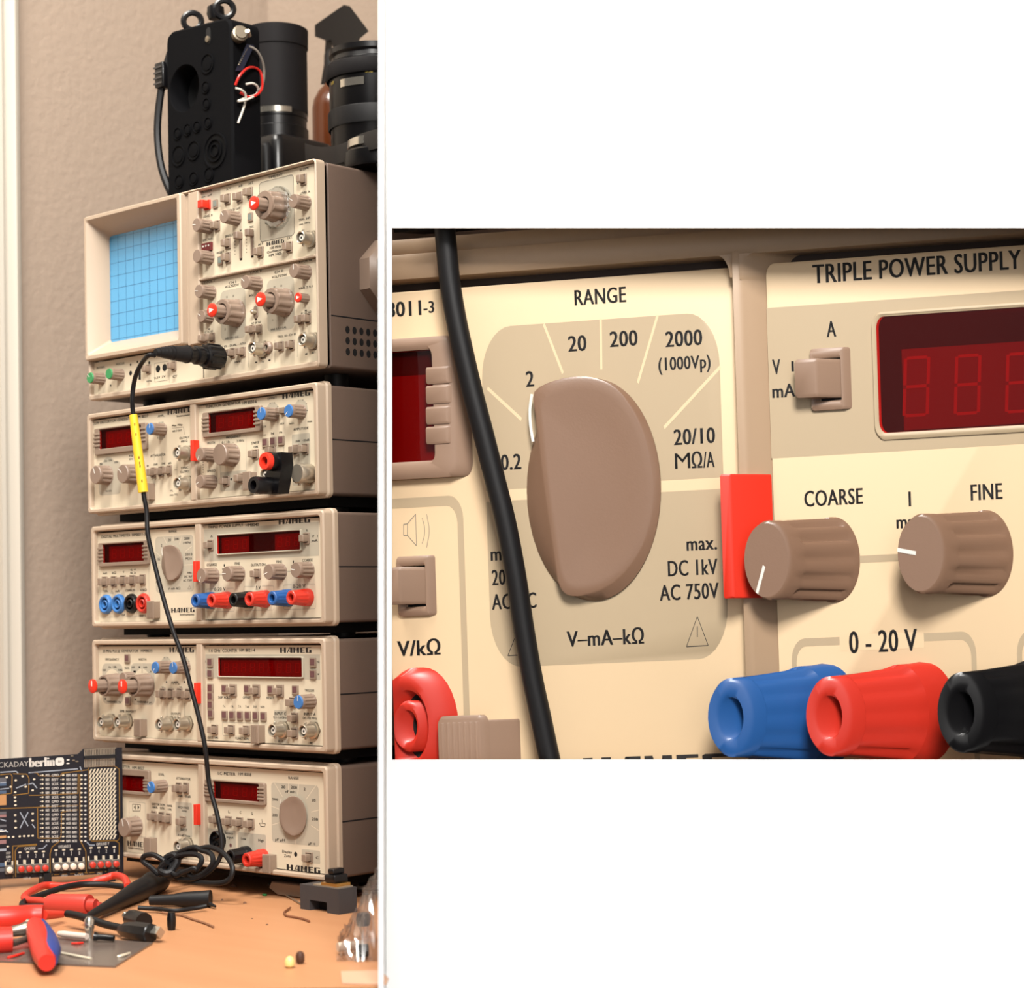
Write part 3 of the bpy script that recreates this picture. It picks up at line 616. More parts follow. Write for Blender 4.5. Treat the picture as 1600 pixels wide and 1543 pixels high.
panel(U5,OPR,[((('5R',655,290),('5R',1050,825)),3),((('5R',110,685),('5R',355,905)),1.2),((('5R',372,715),('5R',610,905)),1.2),((('5R',905,848),('5R',1055,970)),1)],[
 ('5R',205,212,355,'LC-METER',2.3),('5R',378,218,490,'HM 8018',2.3),('5R',800,250,885,'RANGE',2.),('5R',740,328,775,'20',2.),('5R',820,330,870,'200',2.),('5R',775,365,855,'nF mH',1.9),('5R',925,345,940,'2',2.),('5R',990,437,1022,'20',2.),('5R',665,432,712,'2000',2.),
 ('5R',665,565,708,'200',2.),('5R',990,595,1040,'200',2.),('5R',688,770,765,'pF µH',2.),('5R',960,798,1015,'µF H',2.),('5R',292,542,308,'L',2.),('5R',390,547,404,'C',2.),('5R',486,555,500,'G',2.),('5R',105,600,135,'C-',1.8),
 ('5R',262,722,330,'Balance',1.9),('5R',275,757,335,'Input',1.9),('5R',400,768,442,'Low',1.9),('5R',545,780,592,'High',1.9),('5R',745,870,825,'Display',1.9),('5R',760,905,815,'Zero',1.9),('5R',1020,915,1042,'C',1.8),('5R',905,1042,1055,'Instruments',1.7)],
 [('5R',780,1000,1055,4.)],ex)
dispA(U5,'5R',90,262,602,490,165,280,553,455)
for u,v in((190,605),(298,622),(393,630),(487,640),(970,915)): bt(U5,'5R',u,v)
mb=MB(); rangeknob(mb,lambda a,b,n:PXL(5,461.3+(a-928)/5.5,1273.3+(b-765)/5.75,n),PN,TAUPE,4.2,RK5); mb.build('range_knob',U5)
x,z=P('5R',190,790,n=PN+3); mb=MB(); mb.lathe(0,0,[(7.6,0),(7.6,4),(6.6,5),(6.2,2)],BLACK,cap=True)
for i in range(5): mb.lathe(3.2*cos(i*1.25),3.2*sin(i*1.25),[(1.1,2),(1.1,4)],DARK,seg=10)
mb.build('din_socket',U5,(x,-PN,z))
for u,v,m,l in((300,925,BLACK,'black binding post'),(437,948,REDP,'red binding post')):
    x,z=P('5R',u,v,n=PN+17); o=cached(CH,('po',m.name),lambda q:post(q,0,0,0,17,6.3,5.,m),'binding_post',U5,(x,-PN,z)); o['label']=l
latch(U5,'5R',605,980)
mb=MB(); q=[(205,-8),(262,-8),(270,-14),(262,-17.5),(212,-17.5),(202,-13)]; mb.poly(q,-20,-14,BTN,ch=.8); mb.build('flip_foot',U5)
# ================================================= oscilloscope
SO=thing('oscilloscope','large beige oscilloscope with blue grid screen on top of the instrument tower','oscilloscope',ORG['S'])
shell(SO,HS,two=False,vents=True)
RT=(147,283.3,83,151.4); RB=(147,283.3,5,81); BS=(3,146.8,5,32)
mb=MB()
def bar(x0,x1,z0,z1,n1=0,c=.7): mb.rp(x0,x1,z0,z1,0,-9,n1,FRAME,ch=c)
mb.ring((0,W,0,HS),3.5,(2.2,W-1.8,4.6,HS-2.2),1.5,-9,0,FRAME,ch=1.)
bar(135,147.4,32,HS-2,-.2); bar(146.8,W-1.8,81.0,83,-.4,.5)
bar(129.5,135.4,32,HS-2,-2.4,.6)
for zz in(0,): pass
# CRT hood with funnel
ox=(1.,130.,33.,152.6); ix=(4.,126.,36.5,149.4)
for i_,(sx,) in enumerate(((1,),)):
    A=rrect(*ox,2,4); B=rrect(ox[0]+.8,ox[1]-.8,ox[2]+.8,ox[3]-.8,1.5,4); C=rrect(*ix,2,4); D=rrect(9.5,118,49,138,3,4)
    mb.loops([[(x,9,z) for x,z in A],[(x,-2.6,z) for x,z in A],[(x,-3.6,z) for x,z in B],[(x,-3.6,z) for x,z in C],[(x,-2.8,z) for x,z in rrect(ix[0]+.8,ix[1]-.8,ix[2]+.8,ix[3]-.8,2,4)],[(x,15.5,z) for x,z in D],[(x,17,z) for x,z in D]],FRAME,cap1=False)
mb.build('bezel',SO)
mb=MB(); mb.rp(9,118.5,48.5,138.5,3,-18,-16.2,SCREEN,k=4)
for i in range(11):
    x=10.5+i*10.6; mb.box(x-.12,x+.12,16.12,16.19,49,138,GRAT)
    if i<10: pass
for i in range(9):
    z=51+i*10.6; mb.box(10,118,16.12,16.19,z-.12,z+.12,GRAT)
for i in range(40): z=51+i*2.15; mb.box(62.3,64.3,16.1,16.19,z-.1,z+.1,GRAT)
mb.build('screen',SO)
def spanel(op,zones,texts,extra=None):
    mb=MB(); mb.rp(op[0]-.6,op[1]+.6,op[2]-.6,op[3]-.4,.5,-6,PN,CREAM,back=True); mb.rp(op[0]-.6,op[1]+.6,op[3]-2,op[3]+.6,0,-8.5,-8,DARK)  # black strip at the top edge stands for shade under the bezel
    for z in zones:
        p=[P(*a,n=PN) for a in z[0]]; xs=[q[0] for q in p]; zs=[q[1] for q in p]
        mb.rp(min(xs),max(xs),min(zs),max(zs),z[1],PN+.02,PN+.05,z[2] if len(z)>2 else ZONE,k=5)
        if len(z)>3: mb.ring((min(xs),max(xs),min(zs),max(zs)),z[1],(min(xs)+.35,max(xs)-.35,min(zs)+.35,max(zs)-.35),z[1]-.3,PN+.07,PN+.07,INK,k=5)
    for t in texts: txt(mb,*t)
    if extra: extra(mb)
    return mb.build('front_panel',SO)
def ex(mb):
    for i in range(14):
        a=radians(-150+300*i/13.); x,z=P('S2',935,600); mb.text(str([5,1,2,5,10,20,50,'.1','.2','.5',1,2,5,'XY'][i]),x+15.5*sin(a)-1,z+15.5*cos(a),x+15.5*sin(a)+1,1.6,PN+.1,THIN)
    for u in(560,680):
        for i in range(6): disc(mb,'S2',u-62,920+i*33 if u==560 else 900+i*33,.45,INK)
    for u in(1145,): disc(mb,'S2',u,280,.7,INK); disc(mb,'S2',1160,335,.7,INK)
spanel(RT,[((('S2',752,335),('S2',1125,880)),3,ZONE,1),((('S2',118,420),('S2',350,590)),.5),],[
 ('S2',850,280,1000,'TIME/DIV',2.),('S2',150,445,260,'POWER',1.7),('S2',150,492,260,'on  off',1.5),('S2',408,408,455,'X-Y',1.8),('S2',535,375,578,'A/B',1.8),('S2',640,345,690,'ALT',1.8),('S2',1180,195,1280,'SLOPE',1.8),
 ('S2',1185,445,1290,'LEVEL A',1.7),('S2',170,700,265,'LEVEL B',1.7),('S2',425,635,555,'HOLD OFF',1.7),('S2',165,945,270,'DEL.POS.',1.6,),('S2',395,900,480,'SINGLE',1.7),('S2',310,1075,385,'RESET',1.7),
 ('S2',1170,725,1295,'TRIG. INP.',1.7),('S2',1175,770,1290,'max 100Vp',1.4),('S2',740,985,795,'ALT',1.7),('S2',1045,915,1105,'EXT.',1.7),('S2',645,805,700,'TRIG.',1.6),('S2',545,840,575,'Y',1.5),
 ('S2',865,1022,985,'100 MHz',1.9),('S2',835,1065,1010,'Oscilloscope',1.8),('S2',855,1100,990,'HM 1005',2.)],
 lambda mb:(ex(mb),mb.logo(P('S2',830,980)[0],P('S2',830,980)[1],P('S2',1015,955)[0],3.,PN+.1,INK)))
def ex(mb):
    for cu,cv in((450,600),(950,500)):
        x,z=P('S3',cu,cv)
        for i in range(10):
            a=radians(-150+300*i/9.); mb.text(str(['.5',1,2,5,10,20,50,'.1','.2',5][i]),x+13.5*sin(a)-.9,z+13.5*cos(a),x+13.5*sin(a)+.9,1.5,PN+.1,THIN)
    for l in([(640,980),(640,1165)],[(915,880),(915,1115)],[(1150,900),(1150,1060)]): ln(mb,'S3',l,.3,THIN)
    for u,v in((230,765),(718,668),(1243,573),(720,1112),(858,1090),(1245,1028)): a=P('S3',u,v); mb.rp(a[0]-1.2,a[0]+1.2,a[1]-.5,a[1]+.5,0,PN+.1,PN+.12,INK)
spanel(RB,[((('S3',345,375),('S3',615,850)),5),((('S3',830,260),('S3',1125,760)),5)],[
 ('S3',175,285,285,'Y-POS. I',1.8),('S3',435,288,510,'CH I',2.),('S3',395,330,540,'VOLTS/DIV',1.8),('S3',655,182,775,'Y-POS. II',1.8),('S3',915,175,1005,'CH II',2.),('S3',885,228,1045,'VOLTS/DIV',1.8),('S3',1165,68,1305,'X-POS. III',1.8),
 ('S3',1165,345,1315,'VAR 2.5:1',1.7),('S3',645,420,700,'INV.',1.6),('S3',180,800,270,'AC DC GD',1.6),('S3',670,708,770,'AC DC GD',1.6),('S3',1190,605,1300,'AC DC GD',1.6),('S3',390,868,540,'VAR 2.5:1  CAL',1.5),('S3',870,775,1040,'VAR 2.5:1 CAL',1.5),
 ('S3',335,955,610,'CH I/II - DUAL - ADD',1.6),('S3',940,850,1135,'TRIG. III - CH III',1.6),('S3',350,1160,395,'CHOP',1.6),('S3',495,1110,570,'INV.',1.5),('S3',765,1070,825,'400Vp',1.4),('S3',1300,980,1350,'max.',1.4),('S3',770,1110,805,'1 MΩ',1.3),('S3',1300,1020,1345,'400 V',1.3)],ex)
def ex(mb):
    boxln(mb,'S4',800,315,945,490,.6,.35,THIN); a=P('S4',650,430); mb.rp(a[0]-1.6,a[0]+1.6,a[1]-4.2,a[1]+5,.3,PN+.05,PN+.1,HOLE)
    for u,v,r in((558,415,1.9),(838,372,2.9),(905,360,2.9),(355,540,.9),(558,328,1.),(628,300,1.),(748,310,1.3)): disc(mb,'S4',u,v,r,HOLE,PN+.1)
    ln(mb,'S4',[(955,320),(955,520)],.3,THIN)
spanel(BS,[((('S4',140,350),('S4',500,365)),0,CREAM)],[('S4',215,362,300,'INTENS.',1.7),('S4',410,325,495,'FOCUS',1.7),('S4',800,468,860,'0.2V',1.6),('S4',875,455,915,'2V',1.6),('S4',720,500,775,'1kHz',1.5),('S4',990,455,1035,'CT',1.8)],ex)
kn(SO,'S2',95,780,-80); kn(SO,'S2',382,690,-40); kn(SO,'S2',100,1105,None); kn(SO,'S2',1112,520,-60)
kn(SO,'S3',120,370,-80); kn(SO,'S3',602,275,-50); kn(SO,'S3',1115,155,0); kn(SO,'S3',145,630,-60,5.2,9)
kn(SO,'S4',145,460,-45,5.,12,GREEN,lab='knob with green cap'); kn(SO,'S4',335,420,None,5.,12,GREEN,lab='knob with green cap')
x,z=P('S3',1155,435,n=PN+9); mb=MB(); mb.lathe(0,0,[(3.6,0),(3.4,8)],TAUPE,flute=.08,cnt=9,span=(0,1)); mb.lathe(0,0,[(3.7,8),(3.7,8.6),(3.2,9)],RED,seg=20); mb.poly([(-1.5,1.4),(-1.5,-1.4),(2.2,0)],9,9.06,WHITE); mb.build('variable_knob',SO,(x,-PN,z))
for z_,u,v,sk,R_,nm in(('S2',690,545,16,11.6,'timebase_knob'),('S3',248,568,0,10.3,'volts_knob'),('S3',755,455,0,10.3,'volts_knob')):
    x,z=P(z_,u,v,n=PN+25); mb=MB(); dualknob(mb,0,0,0,R_,15,5.1,25,TAUPE,RED,skirt=sk,part='body'); o=mb.build(nm,SO,(x,-PN,z)); mb=MB(); dualknob(mb,0,0,0,R_,15,5.1,25,TAUPE,RED,part='inner'); mb.build('inner_knob',o)['label']='inner knob with red cap'
for u,v in((425,510),(552,490),(660,440),(1225,295),(430,975),(430,1125),(770,1065),(1075,1010),(318,790)): bt(SO,'S2',u,v,w=6.4,h=8.4,cw=4.6,chh=5.4)
x,z=P('S2',215,575); mb=MB(); button(mb,0,0,w=7.6,h=7.6,n0=0,out=8,cw=6,chh=6,m=RED); o=mb.build('power_button',SO,(x,-PN,z)); o['label']='red power button'
GRYB=mat('grey_indicator',(130,140,132),.4)
for u,v in((300,560),(665,695),(350,1150)):
    x,z=P('S2',u,v); mb=MB(); mb.rp(-2.8,2.8,-3.6,3.2,.4,0,1.2,BTN,ch=.3); mb.rp(-1.9,1.9,-2.2,2.2,.2,1.2,1.4,GRYB); mb.build('indicator_lamp',SO,(x,-PN,z))
x,z=P('S2',218,1015); mb=MB(); mb.rp(-6,6,-3.4,3.4,.5,0,2,mat('dark_red_window',(110,20,26),.25),ch=.3)
for i in range(3): mb.box(-4.4+i*3.3,-2.8+i*3.3,-2.06,-2,.3,1.6,PTFE)
mb.build('scale_display',SO,(x,-PN,z))
for u,v in((560,1000),(680,970)):
    x,z=P('S2',u,v); mb=MB(); mb.rp(-1.3,1.3,-11,8,.3,.02,.1,HOLE); mb.rp(-1.0,1.0,-9.5,9,.3,.1,.9,TAUPE); mb.rp(-2.3,2.3,5,10.5,.6,.4,6,TAUPE,ch=.6); mb.build('slide_switch',SO,(x,-PN,z))
for z_,u,v in(('S3',190,865),('S3',268,855),('S3',680,775),('S3',757,770),('S3',1195,670),('S3',1272,660),('S3',375,1025),('S3',478,1015),('S3',585,1005),('S3',985,950),('S3',1100,935),('S4',745,375),('S4',1005,345)):
    bt(SO,z_,u,v,w=5.6,h=7.6,cw=4.2,chh=5)
mb=None
bn(SO,'S2',1190,905); bn(SO,'S3',1205,880); bn(SO,'S3',675,965)
x,z=P('S3',855,960); mb=MB(); mb.lathe(0,0,[(4.6,0),(4.6,2),(3.4,3.5),(2.2,3.5),(2,1)],TAUPE); mb.lathe(0,0,[(2.,1),(2,1.1)],HOLE); mb.build('ground_socket',SO,(x,-PN,z))
x,z=P('S3',718,590); mb=MB(); mb.rp(-2.6,2.6,-5,5,2.4,0,.6,BTN,ch=.3,k=5); mb.lathe(0,0,[(1.8,.6),(1.8,4),(1.,5)],METAL,seg=14); mb.build('toggle_switch',SO,(x,-PN,z))
# side handle boss
p=onplane(591,430,0,ORG['S'][0]+W+6)
hb=MB(); cx,cz=p[1]+14,p[2]-ORG['S'][2]
def oc(r,x,k=8,ph=pi/8): return [(x,cx+r*cos(2*pi*i/k+ph),cz+r*sin(2*pi*i/k+ph)) for i in range(k)]
hb.loops([oc(30,W-1),oc(30,W+10),oc(26,W+14)],TAUPE); hb.build('handle_pivot',SO)
# ================================================= enlarged instrument shown in the cut-out of the white wall
DC=1380.; UMM=11.8*DC/F
HC=hom([(0,63.56),(0,0),(140.8,63.56),(140.8,0)],[(608.6,435.8),(632.8,1167.),(1586.,362.8),(1611.6,1132.)])
HCI=np.linalg.inv(HC)
NW=R@np.array([-.81,-.30,0.])
def CM(v):
    x,y,z=v; a,b=ap(HC,x,z); t=DC/(1+5e-5*(a-1100))
    return CAM+t*ray(a,b)+(-y+4.0*-1+8.0-0.0+0.0-0.0-0.0 if 0 else (-y-PN))*UMM*NW
def PC(px,py,n=PN):
    t=DC/(1+5e-5*(px-1100)); k=9.56*(DC/t)*1.0
    d=(n-PN)
    # forward shift magnifies slightly; iterate once
    a,b=px+k*d,py
    for _ in range(3):
        x,z=ap(HCI,a,b); q=proj(CM((x,-n,z))); a+=px-q[0]; b+=py-q[1]
    return ap(HCI,a,b)
CCR=mat('cream_front_panel',(242,212,172),.5,spec=.3); CFR=mat('tan_bezel_moulding',(184,154,124),.45); CKN=mat('tan_knob_plastic',(140,108,87),.3,spec=.4,bump=.05,bscale=600)
CBT=mat('tan_button_plastic',(158,128,107),.42); CZN=mat('tan_grey_print_zone',(194,172,140),.5)
GAP_SHADE=mat('brown_gap_and_shade',(52,34,24),.7)  # joint beside the post; also paints the shade under the top rail
UC=thing('multimeter_and_power_supply','large close-up instrument front in the white wall opening, tan oval range knob at its centre-left','test instrument',tuple(CM((60,0,0))))
CL0=tuple(np.array(UC.location)/MM)
def XL(n): return ap(HCI,603.5+9.56*(n-PN),760)[0]
def cb(mb,name,parent=None,lab=None):
    mb.v=[(max(v[0],XL(-v[1])),v[1],v[2]) for v in mb.v]
    o=mb.build(name,parent or UC,CL0,mapf=CM)
    if lab:o['label']=lab
    return o
zt=PC(850,419,0)[1]; zo=PC(850,380,0)[1]; zb=-6.5
xl=-9.; xr=158.
xp0=PC(1146,600,0)[0]; xp1=PC(1161,600,0)[0]
mb=MB()
# top rail, centre post, bottom rail, rounded corners of the openings
def opening(x0,x1,z0,z1,r): return rrect(x0,x1,z0,z1,r,6)
mb.rp(xl,xr,zt,zo,0,-9,0,CFR,ch=.7); mb.rp(xl,xr,zb-4.5,zb,0,-9,0,CFR,ch=.7)
mb.rp(xp0,xp1,zb-.5,zt+.6,0,-9,0,CFR,ch=.6)
def fillet(cx,cz,sx,sz,r):
    pts=[(cx,cz)]+[(cx+sx*r*(1-cos(t)),cz+sz*r*(1-sin(t))) for t in [radians(a) for a in range(0,91,15)]]
    if sx*sz<0: pts=pts[::-1]
    mb.poly(pts if 1 else pts,-9,-.02,CFR)
fillet(xp1,zt,1,-1,3.4); fillet(xp0,zt,-1,-1,3.0)
mb.rp(xl,xr,zo-.3,zo+2.4,0,-12,-3.2,CFR,ch=.8)
cb(mb,'bezel')
mb=MB(); mb.rp(xl,xr,zb-4,zo+1.5,0,-9.5,-8.5,CASE,back=True); cb(mb,'case')
def C2(mb,px,py,px1,s,cap,m=None,b=.028):
    a=PC(px,py);c=PC(px1,py); mb.text(s,a[0],a[1],c[0],cap,PN+.06,m or INK,bold=b)
def CLn(mb,pts,w,m=None,closed=False):
    mb.pline([PC(*p) for p in pts],w,PN+.05,m or INK,closed)
mb=MB(); mb.rp(xl,xp0+1.5,zb-1,zt-1.35,.6,-6,PN,CCR,ch=.25,back=True); mb.rp(xl,xr,zt-3,zt+1,0,-8,-7.9,GAP_SHADE)  # dark strip under the rail is shade put into colour
x0=PC(757,700)[0];x1=PC(1129,700)[0];z1=PC(940,499)[1];z0=PC(940,1036)[1]
mb.rp(x0,x1,z0,z1,7.,PN+.01,PN+.02,CZN,k=8)
zz=PC(940,765)[1]; mb.rp(x0-.2,x1+.2,zz-.75,zz+.75,0,PN+.025,PN+.03,CCR)
for a,b in (((850,506),(880,583)),((939,497),(940,577)),((1028,492),(997,598)),((1126,573),(1038,668)),((762,606),(815,655))): CLn(mb,[a,b],.5,CCR)
for t in [(604,484,659,'8011',2.05),(662,480,679,'-3',1.6),(898,465,979,'RANGE',2.1),(822,592,835,'2',2.1),(888,537,917,'20',2.1),(953,530,997,'200',2.1),(1040,530,1098,'2000',2.1),(1029,569,1111,'(1000Vp)',1.75),
 (783,722,815,'0.2',2.1),(1053,683,1118,'20/10',2.1),(1055,720,1079,'M',2.1,None,.004),(1081,719,1098,'Ω',2.1),(1099,718,1117,'/A',2.1),(1073,849,1121,'max.',1.9),(1044,888,1122,'DC 1kV',2.1),(1031,926,1124,'AC 750V',2.1),(767,865,814,'max.',1.9),(769,902,812,'20 A',2.1),(769,940,839,'AC/DC',2.1),
 (886,998,1007,'V–mA–kΩ',2.1),(621,1013,689,'V/kΩ',2.1)]: C2(mb,*t)
for tri in (((1090,963),(1073,1010),(1107,1008)),((812,978),(794,1024),(830,1022))): CLn(mb,tri,.12,None,True)
CLn(mb,[(1090,978),(1090,995)],.2)
CLn(mb,[(631,819),(637,818),(650,803),(651,852),(637,836),(631,836)],.13,THIN,True); CLn(mb,[(637,818),(637,836)],.13,THIN)
for r,x_ in((1,660),(2,667)): CLn(mb,[(x_,829-(14+6*r)*1.0),(x_+3.5,829-8),(x_+4,829),(x_+3.5,829+8),(x_,829+(14+6*r))],.13,THIN)
# outline around the measuring sockets
a=PC(723,773);b=PC(714,789)
mb.ring((xl-8,a[0],zb-9,a[1]),3.2,(xl-8,b[0],zb-9,b[1]),2.4,PN+.03,PN+.03,CZN,k=6)
q=PC(912,1205); q2=PC(1140,1205); mb.logo(q[0],q[1],q2[0],3.6,PN+.05,INK)
cb(mb,'front_panel')
mb=MB(); px1_=PC(1205,700)[0]; mb.rp(px1_-.1,xr,zb-1,zt-1.2,1.6,-6,PN,CCR,ch=.25,back=True); mb.rp(px1_-4,px1_+1,zb,zt,0,-8,-7.9,GAP_SHADE)
za=PC(1400,467)[1]; zc=PC(1400,705)[1]; mb.rp(px1_,xr,zc,za,0,PN+.01,PN+.02,CZN)
for t in [(1270,428,1597,'TRIPLE POWER SUPPLY',2.5),(1292,514,1307,'A',2.1),(1207,573,1220,'V',2.),(1237,572,1241,'I',1.4),(1207,611,1243,'mA',1.8),(1257,779,1349,'COARSE',2.1),(1420,779,1424,'I',2.),(1401,815,1447,'max.',1.8),(1517,769,1567,'FINE',2.1),(1327,1003,1434,'0 - 20 V',2.9)]: C2(mb,*t)
def box3(xa,ya,xb,cut0,cut1):
    a=PC(xa,ya);b=PC(xb,ya); mb.ring((a[0],b[0],a[1]-22,a[1]),3.,(a[0]+1.1,b[0]-1.1,a[1]-20.9,a[1]-1.05),2.2,PN+.03,PN+.03,CZN,k=6)
    c=PC(cut0,ya);d=PC(cut1,ya); mb.rp(c[0],d[0],c[1]-1.6,c[1]+.5,0,PN+.035,PN+.04,CCR)
box3(1236,998,1525,1312,1444); box3(1588,985,1860,1680,1780)
a=PC(1343,868);b=PC(1410,868); mb.rp(a[0],b[0],a[1]-.95,a[1],0,PN+.03,PN+.04,CZN)
cb(mb,'front_panel')
# left display
mb=MB(); a=PC(704,523,PN+3);b=PC(704,744,PN+3);c=PC(671,545,PN+3);d=PC(671,719,PN+3)
i=(xl-20,c[0],d[1],c[1]); o=(xl-20,a[0],b[1],a[1])
mb.ring(o,2.,i,1.1,PN,PN+3,CBT,ch=.5,k=6)
for y0,y1 in((574,598),(603,629),(636,661),(667,692)):
    e=PC(666,y0,PN+3.3);g=PC(702,y1,PN+3.3); mb.rp(e[0],g[0],g[1],e[1],.2,PN+2,PN+3.6,CBT,ch=.3,k=2)
# trim everything left of the instrument's own end
def trim(m,x_): pass
trim(mb,xl); cb(mb,'display_frame')
w=MB(); w.rp(i[0],i[1]+.6,i[2]-.3,i[3]+.3,0,PN+.1,PN+.15,LEDK); w.rp(i[0],i[1]-1.2,i[2],i[3]-3.2,0,PN+.15,PN+.2,LEDR); w.box(i[1]-4.8,i[1]-4.0,-PN-.24,-PN-.2,i[2]+3,i[2]+10.5,LEDB); w.box(i[1]-4.8,i[1]-1.8,-PN-.24,-PN-.2,i[2]+6,i[2]+6.6,LEDB)  # black band left along the top paints the window's shade
trim(w,xl); o=cb(w,'digital_display'); w=MB(); w.rp(i[0],i[1]+.2,i[2]-.1,i[3]+.1,0,PN+2.2,PN+2.3,RGLASS); trim(w,xl); cb(w,'window_pane',o)
# right display
a=PC(1366,495,PN+.8);b=PC(1366,677,PN+.8); i=(a[0],xr+4,b[1],a[1])
mb=MB(); mb.ring((i[0]-1.,i[1]+1,i[2]-.9,i[3]+.6),2.,i,1.6,PN,PN+.8,CZN,ch=.35,k=6); cb(mb,'display_frame')
w=MB(); w.rp(i[0]-.3,i[1],i[2]-.3,i[3]+.3,1.6,PN+.1,PN+.12,LEDK,k=6); w.rp(i[0]+4.9,i[1]-2,i[2]+.2,i[3]-4.4,0,PN+.12,PN+.16,LEDR)  # uncovered black at the top is painted shade
for k_ in range(5):
    p=PC(1410+80*k_,652-3*k_,PN+.2); q=PC(1448+80*k_,555-3*k_,PN+.2)
    for sx0,sz0,sx1,sz1 in SEG:
        w.add([(p[0]+(q[0]-p[0])*t_+(q[1]-p[1])*s_*.10,-(PN+.2),p[1]+(q[1]-p[1])*s_) for t_,s_ in((sx0,sz0),(sx1,sz0),(sx1,sz1),(sx0,sz1))],[(0,1,2,3)],LEDB)
o=cb(w,'digital_display'); w=MB(); w.rp(i[0],i[1],i[2],i[3],1.6,PN+.5,PN+.55,RGLASS,k=6); cb(w,'window_pane',o)
# controls
mb=MB(); rangeknob(mb,PC,PN,CKN,4.4); cb(mb,'range_knob')
for px,py in((656,915),(1303,592)):
    x,z=ap(HCI,px,py); mb=MB(); button(mb,x,z,w=7.6,h=8.1,n0=PN,out=5.,cw=5.2,chh=5.,m=CBT,part='body'); o=cb(mb,'push_button'); mb=MB(); button(mb,x,z,w=7.6,h=8.1,n0=PN,out=5.,cw=5.2,chh=5.,m=CBT,part='cap'); cb(mb,'button_cap',o)
for px,py,an in((1197.5,875,207),(1438,865,-82)):
    x,z=PC(px,py,PN+11.6); mb=MB(); knob(mb,x,z,PN,5.6,11.6,CKN,None,an,WHITE,cnt=12); cb(mb,'knob')
x,z=PC(645,1134,PN+2); mb=MB(); socket(mb,x,z,7.9,REDP,PN); trim(mb,xl); cb(mb,'banana_socket')
for px,py,m,l in((1139,1121,BLUEP,'blue binding post'),(1293,1119,REDP,'red binding post'),(1499,1113,BLACK,'black binding post')):
    x,z=PC(px,py,PN+17); mb=MB(); post(mb,x,z,PN,17,6.5,5.1,m); cb(mb,'binding_post',None,l)
a=PC(681,1119,PN+6.5);b=PC(753,1119,PN+6.5); mb=MB()
mb.rp(a[0],b[0],a[1]-15,a[1],1.2,PN+5.4,PN+6.5,CBT,ch=.4,k=4); mb.rp(a[0]+.3,b[0]-.4,a[1]-14.8,a[1]-.7,.4,PN,PN+5.5,CBT,ch=.2)
for k_ in range(7): xx=a[0]+1.6+(b[0]-a[0]-2.8)*k_/6; mb.rp(xx-.35,xx+.35,a[1]-14.5,a[1]-.9,.1,PN+6.4,PN+6.72,CBT,ch=.12,k=1)
cb(mb,'module_latch')
a=PC(1123,741,4.5);b=PC(1147,934,4.5); mb=MB(); mb.rp(a[0],b[0],b[1],a[1],.3,-2.5,4.5,RED,ch=.25)
cb(mb,'red_clip')
mb=MB()
pts=[(693,330),(697,380),(703,440),(713,500),(726,560),(739,615),(756,680),(775,755),(791,820),(806,900),(819,985),(832,1060),(845,1120),(860,1190),(872,1230)]
def cpt(px,py,n): x,z=PC(px,py,n); return CM((x,-n,z))
mb.tube([cpt(a,b,5.5) for a,b in pts],7.6,RUB,seg=14); cc=cpt(700,400,5.5)
mb.v=[tuple(np.array(v)-cc) for v in mb.v]; o=mb.build('cable',None,tuple(cc)); tag(o,'thick black cable hanging across the close-up instrument front, left of the range knob','cable')
# added black slab stands in for the dark gap under an upper instrument
mb=MB(); mb.rp(ap(HCI,606,500)[0],xr,zo+3.6,zo+14,0,-10.5,-5.,DARK,ch=.5,back=True)
rt=tuple(CM((60,5,zo+3.6))); o=mb.build('dark_gap_slab',None,rt,mapf=CM); o.location=[v*MM for v in rt]; tag(o,'black underside of an instrument above the close-up instrument, at the opening\'s top edge','test instrument')
# ================================================= white wall with its opening
WHT=mat('white_wall_paint',(255,255,255),.8,k=1.2,spec=.1)
DM=1300.
mb=MB()
def CF(px,py,t): return tuple(CAM+t*ray(px,py))
out=[(601,-1400),(2600,-1400),(2600,2600),(601,2600)]; hol=[(612.5,356),(1660,356),(1660,1187),(612.5,1187)]
def WT(a): return 1338./(1+5e-5*(a-1100)) # the wall runs parallel to the close-up front
vs=[CF(a,b,WT(a)) for a,b in out+hol]+[tuple(CAM+WT(a)*ray(a,b)+R[:,1]*3) for a,b in out+hol]
fs=[]
for k_ in range(4):
    l=(k_+1)%4; fs+=[(k_,l,4+l,4+k_),(8+k_,12+k_,12+l,8+l),(4+k_,4+l,12+l,12+k_),(k_,8+k_,8+l,l)]
mb.add(vs,fs,WHT)
w=[(591.2,1080),(599,1080),(604,WT(604)+8),(592.2,WT(592)+8)]
def vert(px,t,py):
    c=CAM+t*ray(px,PY); return tuple(c+R[:,2]*(-(py-PY)/F*1080))
mb.loops([[vert(a,t,2600) for a,t in w],[vert(a,t,-1400) for a,t in w]],WHT,cap0=True)
o=mb.build('wall_front',sharp=20); tag(o,kind='structure')
